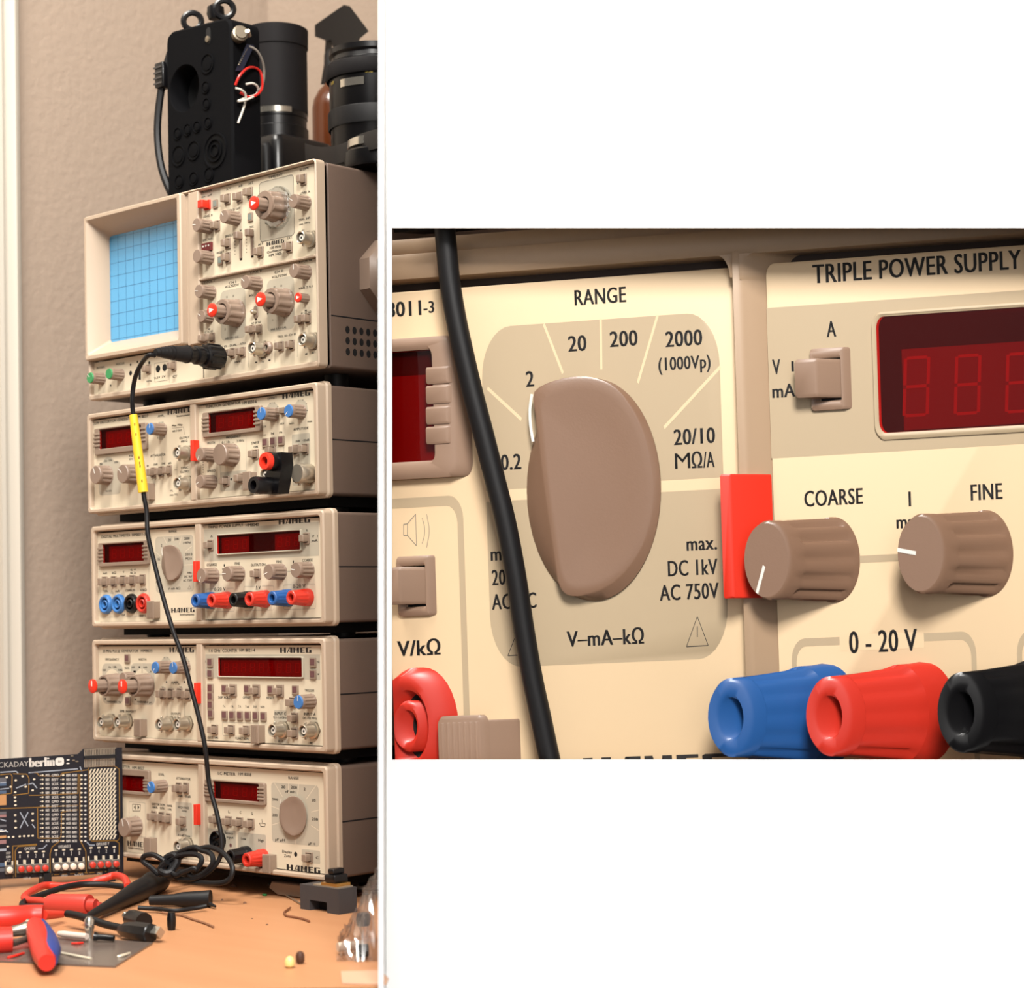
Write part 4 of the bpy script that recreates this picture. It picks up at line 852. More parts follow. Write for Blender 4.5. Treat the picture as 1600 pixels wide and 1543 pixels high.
# ================================================= room
WX,WY=-233.,400.
WALLM=mat('textured_wall_paint',(178,159,142),.85,bump=.5,bscale=130,spec=.15)
m_=WALLM.node_tree.nodes['Bump']; m_.inputs['Distance'].default_value=.0016
def pr(name,x0,x1,y0,y1,z0,z1,m,b=0,loc=(0,0,0)):
    mb=MB(); mb.box(x0,x1,y0,y1,z0,z1,m,b); o=mb.build(name,None,loc); tag(o,kind='structure'); return o
yt0=onplane(47,1000,0,WX)[1]; yt1=onplane(17,300,0,WX)[1]
pr('wall_left',WX-40,WX,yt0-6,WY+40,-5,1500,WALLM)
pr('wall_back',WX,1000,WY,WY+40,-5,1500,WALLM)
TRIM=mat('white_door_frame_paint',(212,204,190),.35)
mb=MB()
ya=onplane(12,700,0,WX+9)[1]; yb=onplane(41,700,0,WX+9)[1]
L=[]
for z in(-5,1500):
    L.append([(WX-30,ya-2,z),(WX+2,ya-2,z),(WX+3,ya+2,z),(WX-1,ya+4,z),(WX-1,ya+7,z),(WX+5,ya+10,z),(WX+9,ya+15,z),(WX+10,yb-8,z),(WX+7,yb-2,z),(WX+2,yb,z),(WX-30,yb,z)])
mb.loops(L,TRIM,cap0=True); o=mb.build('trim_1'); tag(o,kind='structure')
# door leaf with fine horizontal grain
DR=mat('pale_door_laminate',(204,190,172),.6); nt=DR.node_tree; b=nt.nodes['Principled BSDF']
tc=nt.nodes.new('ShaderNodeTexCoord'); mp=nt.nodes.new('ShaderNodeMapping'); mp.inputs['Scale'].default_value=(4,4,420); n=nt.nodes.new('ShaderNodeTexNoise'); n.inputs['Scale'].default_value=1.; n.inputs['Detail'].default_value=3
mx=nt.nodes.new('ShaderNodeMix'); mx.data_type='RGBA'; c=b.inputs['Base Color'].default_value[:]; mx.inputs[6].default_value=[v*.78 for v in c[:3]]+[1]; mx.inputs[7].default_value=[min(1,v*1.12) for v in c[:3]]+[1]
nt.links.new(tc.outputs['Object'],mp.inputs['Vector']); nt.links.new(mp.outputs[0],n.inputs['Vector']); nt.links.new(n.outputs['Fac'],mx.inputs[0]); nt.links.new(mx.outputs[2],b.inputs['Base Color'])
pr('door_1',WX-40,WX-4,ya-700,ya-1,-5,1500,DR)
# desk
WOOD=mat('beech_desk_laminate',(204,148,106),.45,spec=.3); nt=WOOD.node_tree; b=nt.nodes['Principled BSDF']
tc=nt.nodes.new('ShaderNodeTexCoord'); mp=nt.nodes.new('ShaderNodeMapping'); mp.inputs['Rotation'].default_value=(0,0,-.5); mp.inputs['Scale'].default_value=(3,26,3); n=nt.nodes.new('ShaderNodeTexNoise'); n.inputs['Scale'].default_value=2.; n.inputs['Detail'].default_value=6
mx=nt.nodes.new('ShaderNodeMix'); mx.data_type='RGBA'; c=b.inputs['Base Color'].default_value[:]; mx.inputs[6].default_value=[c[0]*.90,c[1]*.83,c[2]*.78,1]; mx.inputs[7].default_value=[min(1,c[0]*1.06),c[1]*1.08,c[2]*1.08,1]
nt.links.new(tc.outputs['Object'],mp.inputs['Vector']); nt.links.new(mp.outputs[0],n.inputs['Vector']); nt.links.new(n.outputs['Fac'],mx.inputs[0]); nt.links.new(mx.outputs[2],b.inputs['Base Color'])
def gd(px,t):  # desk point on the ray column px at depth t
    d=ray(px,1450.); lo=np.array([d[0],d[1]]); 
    # find py so that depth t hits z=0
    py=PY
    for _ in range(30):
        p=CAM+t*ray(px,py); py+= p[2]/(t/F)
    return tuple((CAM+t*ray(px,py))[:2])
qa=gd(594,1090);qb=gd(597,1392);qc=gd(1500,1350)
k_=(WY-.5-qb[1])/(qc[1]-qb[1]); qd=(qb[0]+k_*(qc[0]-qb[0]),WY-.5)
pts=[(WX-3,WY-.5),(WX-3,-700),gd(-420,1090),qa,qb,qd]
mb=MB(); mb.loops([[(x,y,-28) for x,y in pts],[(x,y,-1.) for x,y in pts],[(x,y,0) for x,y in pts]],WOOD,cap0=True)
o=mb.build('desk',sharp=30); tag(o,'pale orange wooden desk top carrying the instrument tower and loose cables','desk')
# ================================================= things on top of the oscilloscope
ZT=ORG['S'][2]+HS+1.6
def TP(u,v): return 220+u/4.2105, v/4.2105       # zoomed coordinates of the top region
def T3(u,v,y): return onplane(*TP(u,v),1,y)
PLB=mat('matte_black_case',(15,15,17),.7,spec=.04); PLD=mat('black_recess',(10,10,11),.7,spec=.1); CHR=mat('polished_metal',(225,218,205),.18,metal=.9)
YC=62.
a=T3(168,700,YC);b=T3(600,700,YC); zt_=T3(400,150,YC)[2]
x0,x1=a[0],b[0]; 
PCS=thing('enclosure','matte black handheld enclosure with a large round hole and wires, standing on the oscilloscope','electronics case',(x0,YC,ZT))
def lp(u,v,d=0.): q=T3(u,v,YC-d); return q[0]-x0,q[2]-ZT
mb=MB(); H0=lp(180,235)[1]; H1=lp(560,112)[1]; WD=x1-x0
hole=lp(285,580); 
outl=[(0,0),(WD,0),(WD,H1-8),(WD-2,H1-3),(WD-7,H1),(8,H0+3),(2,H0),(0,H0-7)]
def cast(cx,cz,pl,n=120):
    o=[]
    for i in range(n):
        a=2*pi*i/n; dx,dz=cos(a),sin(a); best=1e9
        for (ax,az),(bx,bz) in zip(pl,pl[1:]+pl[:1]):
            ex,ez=bx-ax,bz-az; den=dx*ez-dz*ex
            if abs(den)<1e-9: continue
            t=((ax-cx)*ez-(az-cz)*ex)/den; q=((ax-cx)*dz-(az-cz)*dx)/den
            if t>0 and -1e-6<=q<=1+1e-6: best=min(best,t)
        o.append((cx+best*dx,cz+best*dz))
    return o
A_=cast(hole[0],hole[1],outl); B_=cast(hole[0],hole[1],inset(outl,2.2)); cir=lambda r,y:[(hole[0]+r*cos(2*pi*i/120),y,hole[1]+r*sin(2*pi*i/120)) for i in range(120)]
mb.loops([[(x,30,z) for x,z in A_],[(x,2.2,z) for x,z in A_],[(x,0,z) for x,z in B_],cir(20,0),cir(19.3,1.2),cir(19.3,20)],PLB,cap0=True,cap1=False)
mb.loops([cir(19.4,19.5)],HOLE)
def dimple(u,v,r,dep=3,m=PLD,rim=1.1):
    x,z=lp(u,v); mb.lathe(x,z,[(r*1.12,0),(r*1.1,rim),(r,rim),(r*.97,.05)],PLB,seg=28,cap=False); mb.lathe(x,z,[(r,.05),(r,.1)],m,seg=28)
for u,v,r in((440,420,7.6),(430,575,4.6),(435,685,4.4),(245,880,4.6),(310,855,4.6),(372,835,4.4),(445,810,4.4),(250,1025,8.),(350,990,7.4),(255,1195,5.2),(350,1175,5.2),(450,1150,5.6)):
    dimple(u,v,r); x,z=lp(u,v); mb.lathe(x,z,[(r*.75,.1),(r*.72,.8),(r*.5,1.)],PLB,seg=20)
dimple(490,990,13.5); x,z=lp(490,990)
for rr in(9.5,5.5): mb.lathe(x,z,[(rr,.1),(rr,1.5),(rr-.9,1.5),(rr-.9,.1)],PLB,seg=24,cap=False)
x,z=lp(445,235); mb.rp(x-3,x+3,z-7,z+7,3,.02,.1,HOLE)
mb.lathe(x,z-3,[(2.6,.1),(2.6,1.6),(1.4,2)],METALD,seg=14)
mb.build('case_body',PCS)
# side strap with buckle, hooks, control knob, wires, small board
mb=MB(); mb.tube([(1,8,H0-4),(-6,5,H0-24),(-14,4,H0-50),(-18,4,H0-80),(-14,5,H0-110),(-3,8,H0-136)],3.4,RUB,seg=8); 
mb.box(-15,-3,-1,9,H0-42,H0-20,BLACK,1.5)
for i in range(4): mb.box(-15.2,-4,-1.8,-1,H0-39+i*4.6,H0-37.6+i*4.6,mat('grey_buckle_rib',(70,66,64),.4))
mb.build('carry_strap',PCS)
def torus(mb,c,r,rr,m,ax,n=24):
    ax=np.array(ax,float);ax/=np.linalg.norm(ax);a=np.cross(ax,[0,0,1.]);a/=np.linalg.norm(a);b=np.cross(ax,a)
    L=[]
    for i in range(n+1):
        t=2*pi*i/n; d=cos(t)*a+sin(t)*b; L.append([tuple(np.array(c)+d*(r+rr*cos(2*pi*j/8))+ax*rr*sin(2*pi*j/8)) for j in range(8)])
    mb.loops(L,m,cap1=False)
for u,v,yy in((340,140,YC+12),(550,60,YC+18)):
    q=T3(u,v,yy); mb=MB(); torus(mb,(0,0,0),7.5,2.6,BLACK,(.75,-.65,.1)); 
    if u>500: mb.lathez((-9,-2,-1),[(6,-6),(7.5,-2),(7,4),(3,7)],BLACK,seg=20,cap0=True)
    mb.tube([(0,0,-6),(-4,2,-12),(-10,5,-19)],3.,BLACK,seg=8); mb.build('carabiner_hook',PCS,(q[0]-x0,yy-YC,q[2]-ZT))
q=onplane(*TP(640,240),0,x1+1); mb=MB(); mb.axial((0,0,0),(9,-4,1),[(6,0),(6.5,.3),(6.5,.8),(5,.85),(5,1)],METALD,seg=20); mb.axial((8,5,0),(12,0,2),[(2,0),(2,1)],METAL,seg=10); mb.build('control_knob',PCS,(q[0]-x0,q[1]-YC,q[2]-ZT))
q=onplane(*TP(650,360),0,x1+3); mb=MB(); mb.add([(-1,-4,-14),(-1,4,-12),(2,14,10),(2,6,10)],[(0,1,2,3)],mat('blue_black_board',(40,44,62),.4)); 
for i in range(9): mb.box(.4,1.6,-2+i*1.1,-1.2+i*1.1,-9+i*1.9,-8+i*1.9,CHR)
mb.build('side_board',PCS,(q[0]-x0,q[1]-YC,q[2]-ZT))
WRED=mat('red_wire',(214,40,32),.35); WGR=mat('grey_wire',(150,142,132),.4); WWH=mat('white_wire',(232,225,212),.4)
def wires(L,m,r,nm,yy=22.):
    mb=MB(); p=[]
    for i,(u,v) in enumerate(L):
        q=onplane(*TP(u,v),0,x1+3.5+2.5*sin(i*1.3)); p.append((q[0]-x0,q[1]-YC,q[2]-ZT))
    mb.tube(p,r,m,seg=8); mb.build(nm,PCS)
wires([(700,300),(760,330),(800,400),(812,480),(800,560),(770,600)],WGR,1.0,'wire')
wires([(622,560),(650,500),(700,450),(750,445),(790,480),(800,560),(780,610),(720,640),(655,610)],WRED,1.1,'wire')
wires([(622,580),(660,590),(690,625),(680,700),(640,810)],WWH,.95,'wire')
wires([(690,555),(735,548),(770,575),(760,620),(700,640),(640,665),(700,655),(770,620)],WWH,.95,'wire')
# camera standing on its back, lens and hood pointing up
YL=190.
c=T3(900,700,YL); 
CAMT=thing('camera','black camera lying on its back on the oscilloscope, wide lens hood pointing up','camera',(c[0],YL,ZT))
k=lambda v: T3(900,v,YL)[2]-ZT
s=np.linalg.norm(T3(1080,700,YL)-T3(900,700,YL))*.735
HOODM=mat('matt_hood_black',(34,32,33),.6,spec=.08)
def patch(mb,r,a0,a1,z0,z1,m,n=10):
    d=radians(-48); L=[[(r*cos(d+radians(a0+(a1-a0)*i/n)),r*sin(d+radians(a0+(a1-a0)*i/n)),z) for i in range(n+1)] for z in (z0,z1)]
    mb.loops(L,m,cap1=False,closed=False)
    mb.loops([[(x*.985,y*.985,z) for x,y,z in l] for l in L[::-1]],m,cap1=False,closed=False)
mb=MB(); mb.lathez((0,0,0),[(s*.985,k(760)),(s*.985,k(330)),(s*1.02,k(325)),(s*1.03,k(235)),(s*1.03,k(205)),(s*.99,k(200)),(s*.96,k(210)),(s*.93,k(420))],HOODM,seg=48,cap0=True,cap1=True); mb.build('lens_hood',CAMT)
mb=MB(); mb.lathez((0,0,0),[(s*.75,8),(s*.80,k(1010)),(s*.99,k(980)),(s*.99,k(860)),(s*.94,k(855)),(s*.94,k(800)),(s*.97,k(795)),(s*.97,k(758))],BLACK,seg=48,cap0=True,ribs=.02,span=(2,3)); mb.build('lens_barrel',CAMT)
mb=MB(); patch(mb,s*1.0,-26,34,k(782),k(745),CHR); mb.build('silver_label',CAMT)  # silver arc facing the camera paints the ring's partial highlight
mb=MB(); mb.box(-75,42,-38,34,0,k(1010)+8,BLACK,9); mb.box(-30,34,-44,-30,4,k(1015),RUB,5); mb.build('camera_body',CAMT)
# amber spray bottle
YB=300.
AMB=mat('amber_plastic',(88,40,8),.25,spec=.4,coat=.2)
c=T3(1280,850,YB); 
BOT=thing('spray_bottle','amber spray bottle with a black trigger head, at the back of the oscilloscope top','spray bottle',(c[0],YB,ZT))
kk=lambda v: T3(1280,v,YB)[2]-ZT
s=np.linalg.norm(T3(1145,850,YB)-T3(1280,850,YB))*.735
mb=MB(); mb.lathez((0,0,0),[(s*.95,0),(s,3),(s,kk(720)),(s*.93,kk(660)),(s*.72,kk(600)),(s*.45,kk(560)),(s*.40,kk(530))],AMB,seg=40,cap0=True); mb.build('bottle',BOT)
mb=MB()
def sp(u,v,d=0): q=T3(u,v,YB+d); return (q[0]-c[0],d,q[2]-ZT)
def slab(pts,d0,d1,m):
    mb.loops([[sp(u,v,d1) for u,v in pts],[sp(u,v,d0) for u,v in pts]],m,cap0=True)
slab([(1145,165),(1180,140),(1335,32),(1375,40),(1500,205),(1440,255),(1430,360),(1270,360),(1262,300),(1250,262),(1225,270),(1145,240)],-9,9,BLACK)
mb.build('spray_head',BOT)
mb=MB(); mb.lathez((0,0,0),[(s*.46,kk(545)),(s*.48,kk(470)),(s*.44,kk(360)),(s*.3,kk(330))],RUB,seg=24,cap0=True,ribs=.06,span=(1,1)); mb.build('collar',BOT)
mb=MB(); slab([(1215,255),(1262,262),(1255,400),(1228,555),(1183,556),(1205,420)],-5,5,BLACK); mb.build('trigger',BOT)
# upright lens at the right
YR=110.
c=T3(1500,700,YR); s=np.linalg.norm(T3(1265,700,YR)-T3(1536,700,YR))*.735
c=c+ (T3(1560,700,YR)-T3(1500,700,YR))*.6
LEN=thing('camera_lens','upright black camera lens with a ribbed grip ring, at the right of the oscilloscope top','lens',(c[0],YR,ZT))
kk=lambda v: T3(1500,v,YR)[2]-ZT
mb=MB(); mb.lathez((0,0,0),[(s*.9,0),(s*.96,6),(s*.96,kk(780)),(s*.98,kk(770)),(s*.98,kk(520)),(s*1.02,kk(515)),(s*1.02,kk(455)),(s*.95,kk(440)),(s*.93,kk(410)),(s*.98,kk(395)),(s*.98,kk(360)),(s*.9,kk(352)),(s*.85,kk(380))],BLACK,seg=60,cap0=True); mb.build('lens_barrel',LEN)
mb=MB(); mb.lathez((0,0,0),[(s*1.0,kk(880)),(s*1.02,kk(870)),(s*1.02,kk(770)),(s*1.0,kk(760))],RUB,seg=90,cap1=False,ribs=.025,span=(1,2)); mb.build('grip_ring',LEN)
mb=MB(); patch(mb,s*1.0,-42,-8,kk(640),kk(590),CHR); mb.build('silver_label',LEN)  # bright arc stands in for a highlight on the dark ring
mb=MB()
YELP=mat('yellow_print',(220,190,60),.5)
def arctext(mb,st,r,ang,z,cap,w,m):
    v,f=glyphs(st,.02); v=v*1.; k=w/v[:,0].max(); d=radians(-48+ang)
    mb.add([(r*cos(d+(a*k)/r),r*sin(d+(a*k)/r),z+b*cap) for a,b in v],f,m)
arctext(mb,'135',s*1.004,-22,kk(552),2.6,6,WRED); arctext(mb,'5.6',s*1.004,-6,kk(568),2.4,6,YELP); arctext(mb,'17',s*1.004,-62,kk(602),2.4,4,YELP); mb.build('scale_numbers',LEN)
mb=MB(); mb.lathez((0,0,0),[(s*1.03,kk(560)),(s*1.06,kk(545)),(s*1.06,kk(470)),(s*1.03,kk(460))],HOODM,seg=90,cap1=False,ribs=.012,span=(1,2)); mb.build('aperture_ring',LEN)
# second lens with silver mount, lying in front of it
YM=70.
c=T3(1500,1050,YM)
LN2=thing('lens_adapter','short black lens barrel with a silver mount ring, standing right of the enclosure','lens',(c[0]+12,YM,ZT))
mb=MB(); mb.lathez((0,0,0),[(26,0),(27,2),(27,12),(25,14),(22,15)],BLACK,seg=48,cap0=True); mb.build('barrel',LN2)
mb=MB(); mb.lathez((0,0,0),[(22,15),(24.5,16),(24,22),(19,24),(18,20)],CHR,seg=48); mb.build('mount_ring',LN2)
# strap
mb=MB(); P0=[(1080,985,135),(1150,1005,110),(1220,1010,85),(1330,990,62),(1440,930,50),(1580,890,42)]
pp=[T3(u,v,y) for u,v,y in P0]; o0=pp[0].copy()
L=[]
for p in spline([np.array(q) for q in pp],5): q=p-o0; L.append([(q[0],q[1],q[2]+5.5),(q[0]+1.4,q[1]-1.4,q[2]),(q[0],q[1],q[2]-9),(q[0]-1.4,q[1]+1.4,q[2])])
mb.loops(L,RUB,cap0=True); o=mb.build('camera_strap',None,tuple(o0)); tag(o,'black woven camera strap running from the camera to the right across the lenses','strap')
# ================================================= cables, adapter, circuit board and desk clutter
def dz_(z,o=0): pass
def UP(k,px,py,n):
    x,z=PXL(k,px,py,n); O=np.array(ORG[k]); return O+[x,-n,z]
def relbuild(mb,name,root):
    # mb holds absolute world mm; make it relative to the thing
    c=np.array(root.location)/MM; mb.v=[tuple(np.array(v)-c) for v in mb.v]; return mb.build(name,root)
def solo(mb,name,c,label,cat,group=None):
    mb.v=[tuple(np.array(v)-np.array(c)) for v in mb.v]; o=mb.build(name,None,tuple(c)); return tag(o,label,cat,group)
D1=lambda u,v,z=0.: desk(u/5.3333,1350+v/5.3333,z)
D2=lambda u,v,z=0.: desk(300+u/5.3333,1350+v/5.3333,z)
# probe with bnc plug
p0=UP('S',338,559,6); x_,z_=PXL('S',338,559,PN+8); pr0=np.array(ORG['S'])+[x_,4,z_]
PB=thing('probe_cable','black probe cable with a yellow sleeve, plugged into the oscilloscope and hanging down the tower','cable',tuple(pr0+[0,-10,0]))
def ax(n): return (pr0[0],pr0[1]-n,pr0[2]+ (0 if n<40 else -.0012*(n-40)**2))
mb=MB(); mb.axial(ax(6),ax(22),[(8.6,0),(9.2,.1),(9.2,.85),(8.2,1)],BLACK,seg=24)
for i in range(10): a=2*pi*i/10; mb.axial((pr0[0]+9*cos(a),pr0[1]-8,pr0[2]+9*sin(a)),(pr0[0]+9*cos(a),pr0[1]-20,pr0[2]+9*sin(a)),[(1.1,0),(1.1,1)],BLACK,seg=6)
relbuild(mb,'bnc_plug',PB)
mb=MB(); mb.axial(ax(21),ax(38),[(6.4,0),(6.4,.2),(7.2,.25),(7.2,.5),(5.8,.55),(6.2,.9),(7,1)],BLACK,seg=20); relbuild(mb,'plug_collar',PB)
mb=MB(); mb.axial(ax(37),ax(52),[(6.8,0),(6.4,.2),(5.2,1)],RUB,seg=20,cap1=False)
mb.axial(ax(52),ax(67),[(5.2,0),(4.2,.5),(2.6,1)],RUB,seg=20); 
for i in range(5): mb.axial(ax(50+i*3.2),ax(51.6+i*3.2),[(5.6-i*.55,0),(5.6-i*.55,1)],RUB,seg=16)
relbuild(mb,'strain_relief',PB)
cp=[('S',240,556,61),('S',231,555.5,66),('S',221,566,63),('S',212,583,62),('S',207,603,60),(2,205.5,625,58),(2,207,648,56),(2,214,710,54),(2,222,770,52),(2,227,800,50),(3,232,832,48),(3,240,870,46),(3,255,930,44),(3,271,985,42),(4,288,1028,40),(4,301,1078,38),(4,312,1120,36),(4,322,1168,34),(5,333,1225,32),(5,344,1268,31),(5,351,1305,31),(5,350,1335,32),(5,335,1358,36),(5,310,1372,40),(5,285,1372,42)]
W3=[UP(*c) for c in cp]
mb=MB(); mb.tube(W3,1.75,RUB,seg=10); relbuild(mb,'cord',PB)
mb=MB(); s0,s1=W3[6],W3[8]; mb.axial(W3[6]*.97+W3[5]*.03,W3[8]*1.0,[(3.0,0),(3.2,.05),(3.9,.9),(3.9,1)],YEL,seg=20)
for i,t in enumerate((.12,.25,.55,.62,.66,.85)): 
    q=W3[6]+(W3[8]-W3[6])*t; d_=ray(210,700); d_/=np.linalg.norm(d_); q=q-d_*(3.1+.8*t); mb.box(q[0]-.5,q[0]+.5,q[1]-.3,q[1]+.3,q[2]-1,q[2]+1,mat('brown_print',(150,90,30),.6))
relbuild(mb,'yellow_sleeve',PB)
# coil of the same cord on the desk in front of the bottom unit
mb=MB()
Z5=lambda u,v,n: UP(5,180+u/6.427,1160+v/6.427,n)
Z8=lambda u,v,n: UP(5,310+u/5.517,1170+v/5.517,n)
Q=[Z5(480,1330,45),Z5(400,1260,48),Z5(320,1200,50),Z5(330,1145,50),Z5(420,1130,48),Z5(520,1180,46),Z5(600,1260,42),Z5(640,1340,40),Z5(760,1390,38),Z8(180,1145,40),Z8(290,1110,38),Z8(318,1010,36),Z8(270,920,34),Z8(190,860,33),Z8(90,845,34),Z5(740,1120,36),Z5(640,1200,40),Z5(540,1280,44),Z5(480,1330,46)]
mb.tube(Q,2.0,RUB,seg=9)
Q=[Z5(560,1240,40),Z5(660,1120,38),Z5(820,1050,36),Z8(60,870,35),Z8(140,900,35),Z8(150,980,36),Z8(80,1060,38),Z8(-10,1100,40),Z5(740,1290,42),Z5(660,1330,44),Z5(600,1290,44),Z5(580,1200,42),Z5(700,1130,40),Z5(850,1120,38),Z8(60,950,38),Z8(20,1030,40),Z5(820,1260,42),Z5(700,1310,44)]
mb.tube(Q,2.0,RUB,seg=9)
Q=[Z5(520,1230,44),Z5(560,1160,42),Z5(640,1130,40),Z5(660,1200,40),Z5(600,1290,44),Z5(540,1310,48),Z5(500,1270,48),Z5(560,1200,46)]
mb.tube(Q,3.0,RUB,seg=9)
c=np.array(D1(1500,90)); c[2]=0
solo(mb,'coiled_cable',c,'coiled black cable lying in front of the bottom instrument','cable')
# dual banana adapter on the signal generator
xa,za=P('2R',770,985,n=30); xb,zb_=P('2R',650,1250,n=36)
A0=np.array(ORG[2])
AD=thing('plug_adapter','black plug adapter with a red and a black terminal, below the oscilloscope','adapter',tuple(A0+[xa+4,-8,za-8]))
bx,bz=P('2R',1170,1120,n=6)
mb=MB(); c=A0+[bx,0,bz]; mb.axial(c+[0,4,0],c+[0,-10,0],[(6.5,0),(7.2,.1),(7.2,.9),(6.5,1)],METAL,seg=22); relbuild(mb,'bnc_collar',AD)
mb=MB(); t=A0+np.array([xa,0,za]); b_=A0+np.array([xb,0,zb_])
pl=[(xa-7,za+6.5),(xa+8,za+6.5),(xa+9,za-2),(xb+9,zb_-6),(xb-6,zb_-6),(xb-7,zb_+4),(xa-7.5,za-6)]
q=[(x,z) for x,z in pl][::-1]
L=[[tuple(A0+[x,-10,z]) for x,z in q],[tuple(A0+[x,-21,z]) for x,z in q]]
mb.loops(L,BLACK,cap0=True); relbuild(mb,'adapter_body',AD)
def term(x,z,n0,n1,m,nm):
    mb=MB(); o=A0+[x,0,z]
    mb.axial(o+[0,-n0,0],o+[0,-n1,0],[(6.2,0),(6.4,.1),(6.4,.9),(6.0,1),(3.4,1),(3.2,.6)],m,seg=26,cap0=True,cap1=False); mb.axial(o+[0,-(n0+(n1-n0)*.6),0],o+[0,-(n0+(n1-n0)*.62),0],[(3.3,0),(3.3,1)],HOLE,seg=16)
    relbuild(mb,nm,AD)['label']=nm.replace('_',' ')
term(xa,za,20,30,RED,'red_terminal'); term(xb,zb_,20,36,BLACK,'black_terminal')
mb=MB(); o=A0+[xa,0,za]; mb.axial(o+[0,-20,0],o+[0,-26,0],[(7,0),(7,1)],BLACK,seg=20); relbuild(mb,'adapter_shoulder',AD)
# ------------------------------------------------- circuit board
r0=onplane(190,1363,2,9); r0=np.array([36.,-9.,10.]); l0=np.array([1.,-90.,10.])
u_=(r0-l0); LB_=np.linalg.norm(u_); u_/=LB_; nb=np.cross(u_,[0,0,1.]); nb/=np.linalg.norm(nb)
if nb@(CAM-r0)<0: nb=-nb
def BP(u,v,z0=(0,1150,6.427)):
    px,py=z0[0]+u/z0[2],z0[1]+v/z0[2]; d=ray(px,py); t=((r0-CAM)@nb)/(d@nb); p=CAM+t*d; return float((p-l0)@u_),float(p[2]-l0[2])
O_=l0-u_*24
def BM(v): return O_+u_*v[0]+nb*(-v[1])+np.array([0,0,1.])*v[2]
PCB=thing('circuit_board','black circuit board with white lettering, standing on edge left of the bottom instrument','circuit board',tuple(O_+u_*60))
PL0=tuple(np.array(PCB.location)/MM)
PCM=mat('black_solder_mask',(20,22,32),.3,spec=.4); SILK=mat('white_silkscreen',(225,220,212),.5); GOLD=mat('gold_trace',(150,112,50),.35,metal=.3); TIN=mat('tinned_pad',(238,226,200),.3,metal=.2); GRYP=mat('grey_silkscreen',(150,158,170),.5)
def bp(u,v): s,z=BP(u,v); return s+24,z
mb=MB(); rt=bp(1240,1370); tl=bp(0,205); tr=bp(780,175); k1=bp(835,130)
top=tr[1]
pl=[(0,0),(rt[0],rt[1]),(rt[0],bp(1240,110)[1]),(bp(835,125)[0],bp(835,125)[1]),(bp(780,178)[0],bp(780,178)[1]),(0,bp(0,205)[1]-2)]
pl[0]=(0,-1.5)
mb.poly(pl,-.9,.8,PCM,back=True)
nS=.86
def bl(pts,w,m): mb.pline([bp(*p) for p in pts],w,nS,m)
def bt_(s,u0,v0,u1,cap,m=SILK,b=.03):
    a=bp(u0,v0);c=bp(u1,v0); mb.text(s,a[0],a[1],c[0],cap,nS,m,bold=b)
bt_('HACKADAY',-120,292,285,4.2,SILK,.01); bt_('berlin',290,262,548,7.2,SILK,.06)
a=bp(555,255);b=bp(640,250); mb.rp(a[0],b[0],a[1]-3.2,a[1]+3.2,2,.8,nS,SILK); mb.text('2014',a[0]+2,a[1],b[0]-2,2.,nS+.05,PCM)
for i in range(16):
    for j in range(8):
        a=bp(903+j*34+ (i*0.4),352+i*44.3-j*1.5); mb.rp(0,0,0,0,0,0,0,TIN) if 0 else mb.add([(a[0]-1.5,-nS,a[1]-1.9),(a[0]-.1,-nS,a[1]-1.9),(a[0]+1.9,-nS,a[1]+1.9),(a[0]+.5,-nS,a[1]+1.9)],[(0,1,2,3)],TIN)
for i in range(16):
    v=390+i*44
    for (x_,w_,m) in ((425,22,TIN),(475,38,SILK),(552,70,SILK),(632,26,TIN),(685,44,SILK),(745,48,SILK),(815,26,TIN),(855,24,SILK)):
        if x_ in(475,552,685,745) : 
            a=bp(x_-w_/2,v); c=bp(x_+w_/2,v-3); mb.text(('SCLK','R0/R1','INT','GPIO','MISO','P 14','RST','MOSI','A 12')[(i*3+int(x_))%9],a[0],(a[1]+c[1])/2,c[0],2.0,nS,SILK,bold=.05)
        else:
            a=bp(x_-w_/2,v+8); c=bp(x_+w_/2,v-10); mb.rp(a[0],c[0],a[1],c[1],.8,.8,nS,m,k=2)
        if x_ in (425,632): a=bp(x_-w_/2-14,v+4); c=bp(x_-w_/2-4,v-4); mb.rp(a[0],c[0],a[1],c[1],0,.8,nS,SILK)
for l in ([(0,385),(105,375),(120,400),(115,570),(0,585)],[(130,375),(265,378),(290,420),(285,570),(130,590)],[(300,360),(370,365),(390,395),(600,400),(620,370),(880,335),(900,300),(1150,298),(1195,330),(1200,1020),(1180,1045),(920,1050),(895,1020),(890,335)],
 [(290,590),(370,590),(780,572),(785,380)],[(0,725),(280,715),(370,712),(780,690)],[(375,720),(378,1020),(600,1020),(612,990),(615,760),(780,735)],[(800,380),(800,1040),(860,1150),(865,1370)],[(610,1040),(520,1110),(500,1180),(505,1390)],[(130,1420),(125,1100),(370,1080)],[(155,1410),(150,1150),(180,1105),(370,1090)],[(865,1370),(1195,1345),(1195,1070),(1160,1050)],[(505,1390),(860,1368)]): bl(l,.7,GOLD)
for l in ([(0,360),(160,350),(180,370)],[(285,365),(780,325)],[(800,300),(820,350)],[(0,465),(60,462)],[(0,530),(90,520)],[(160,520),(260,480)],[(280,480),(330,470),(370,520)],[(0,830),(60,850)],[(0,930),(80,960)],[(200,760),(280,900)],[(280,760),(200,920)],[(320,880),(350,920)],[(380,1130),(430,1125),(470,1085)],[(870,1060),(900,1090),(950,1090)]): bl(l,.9,GRYP)
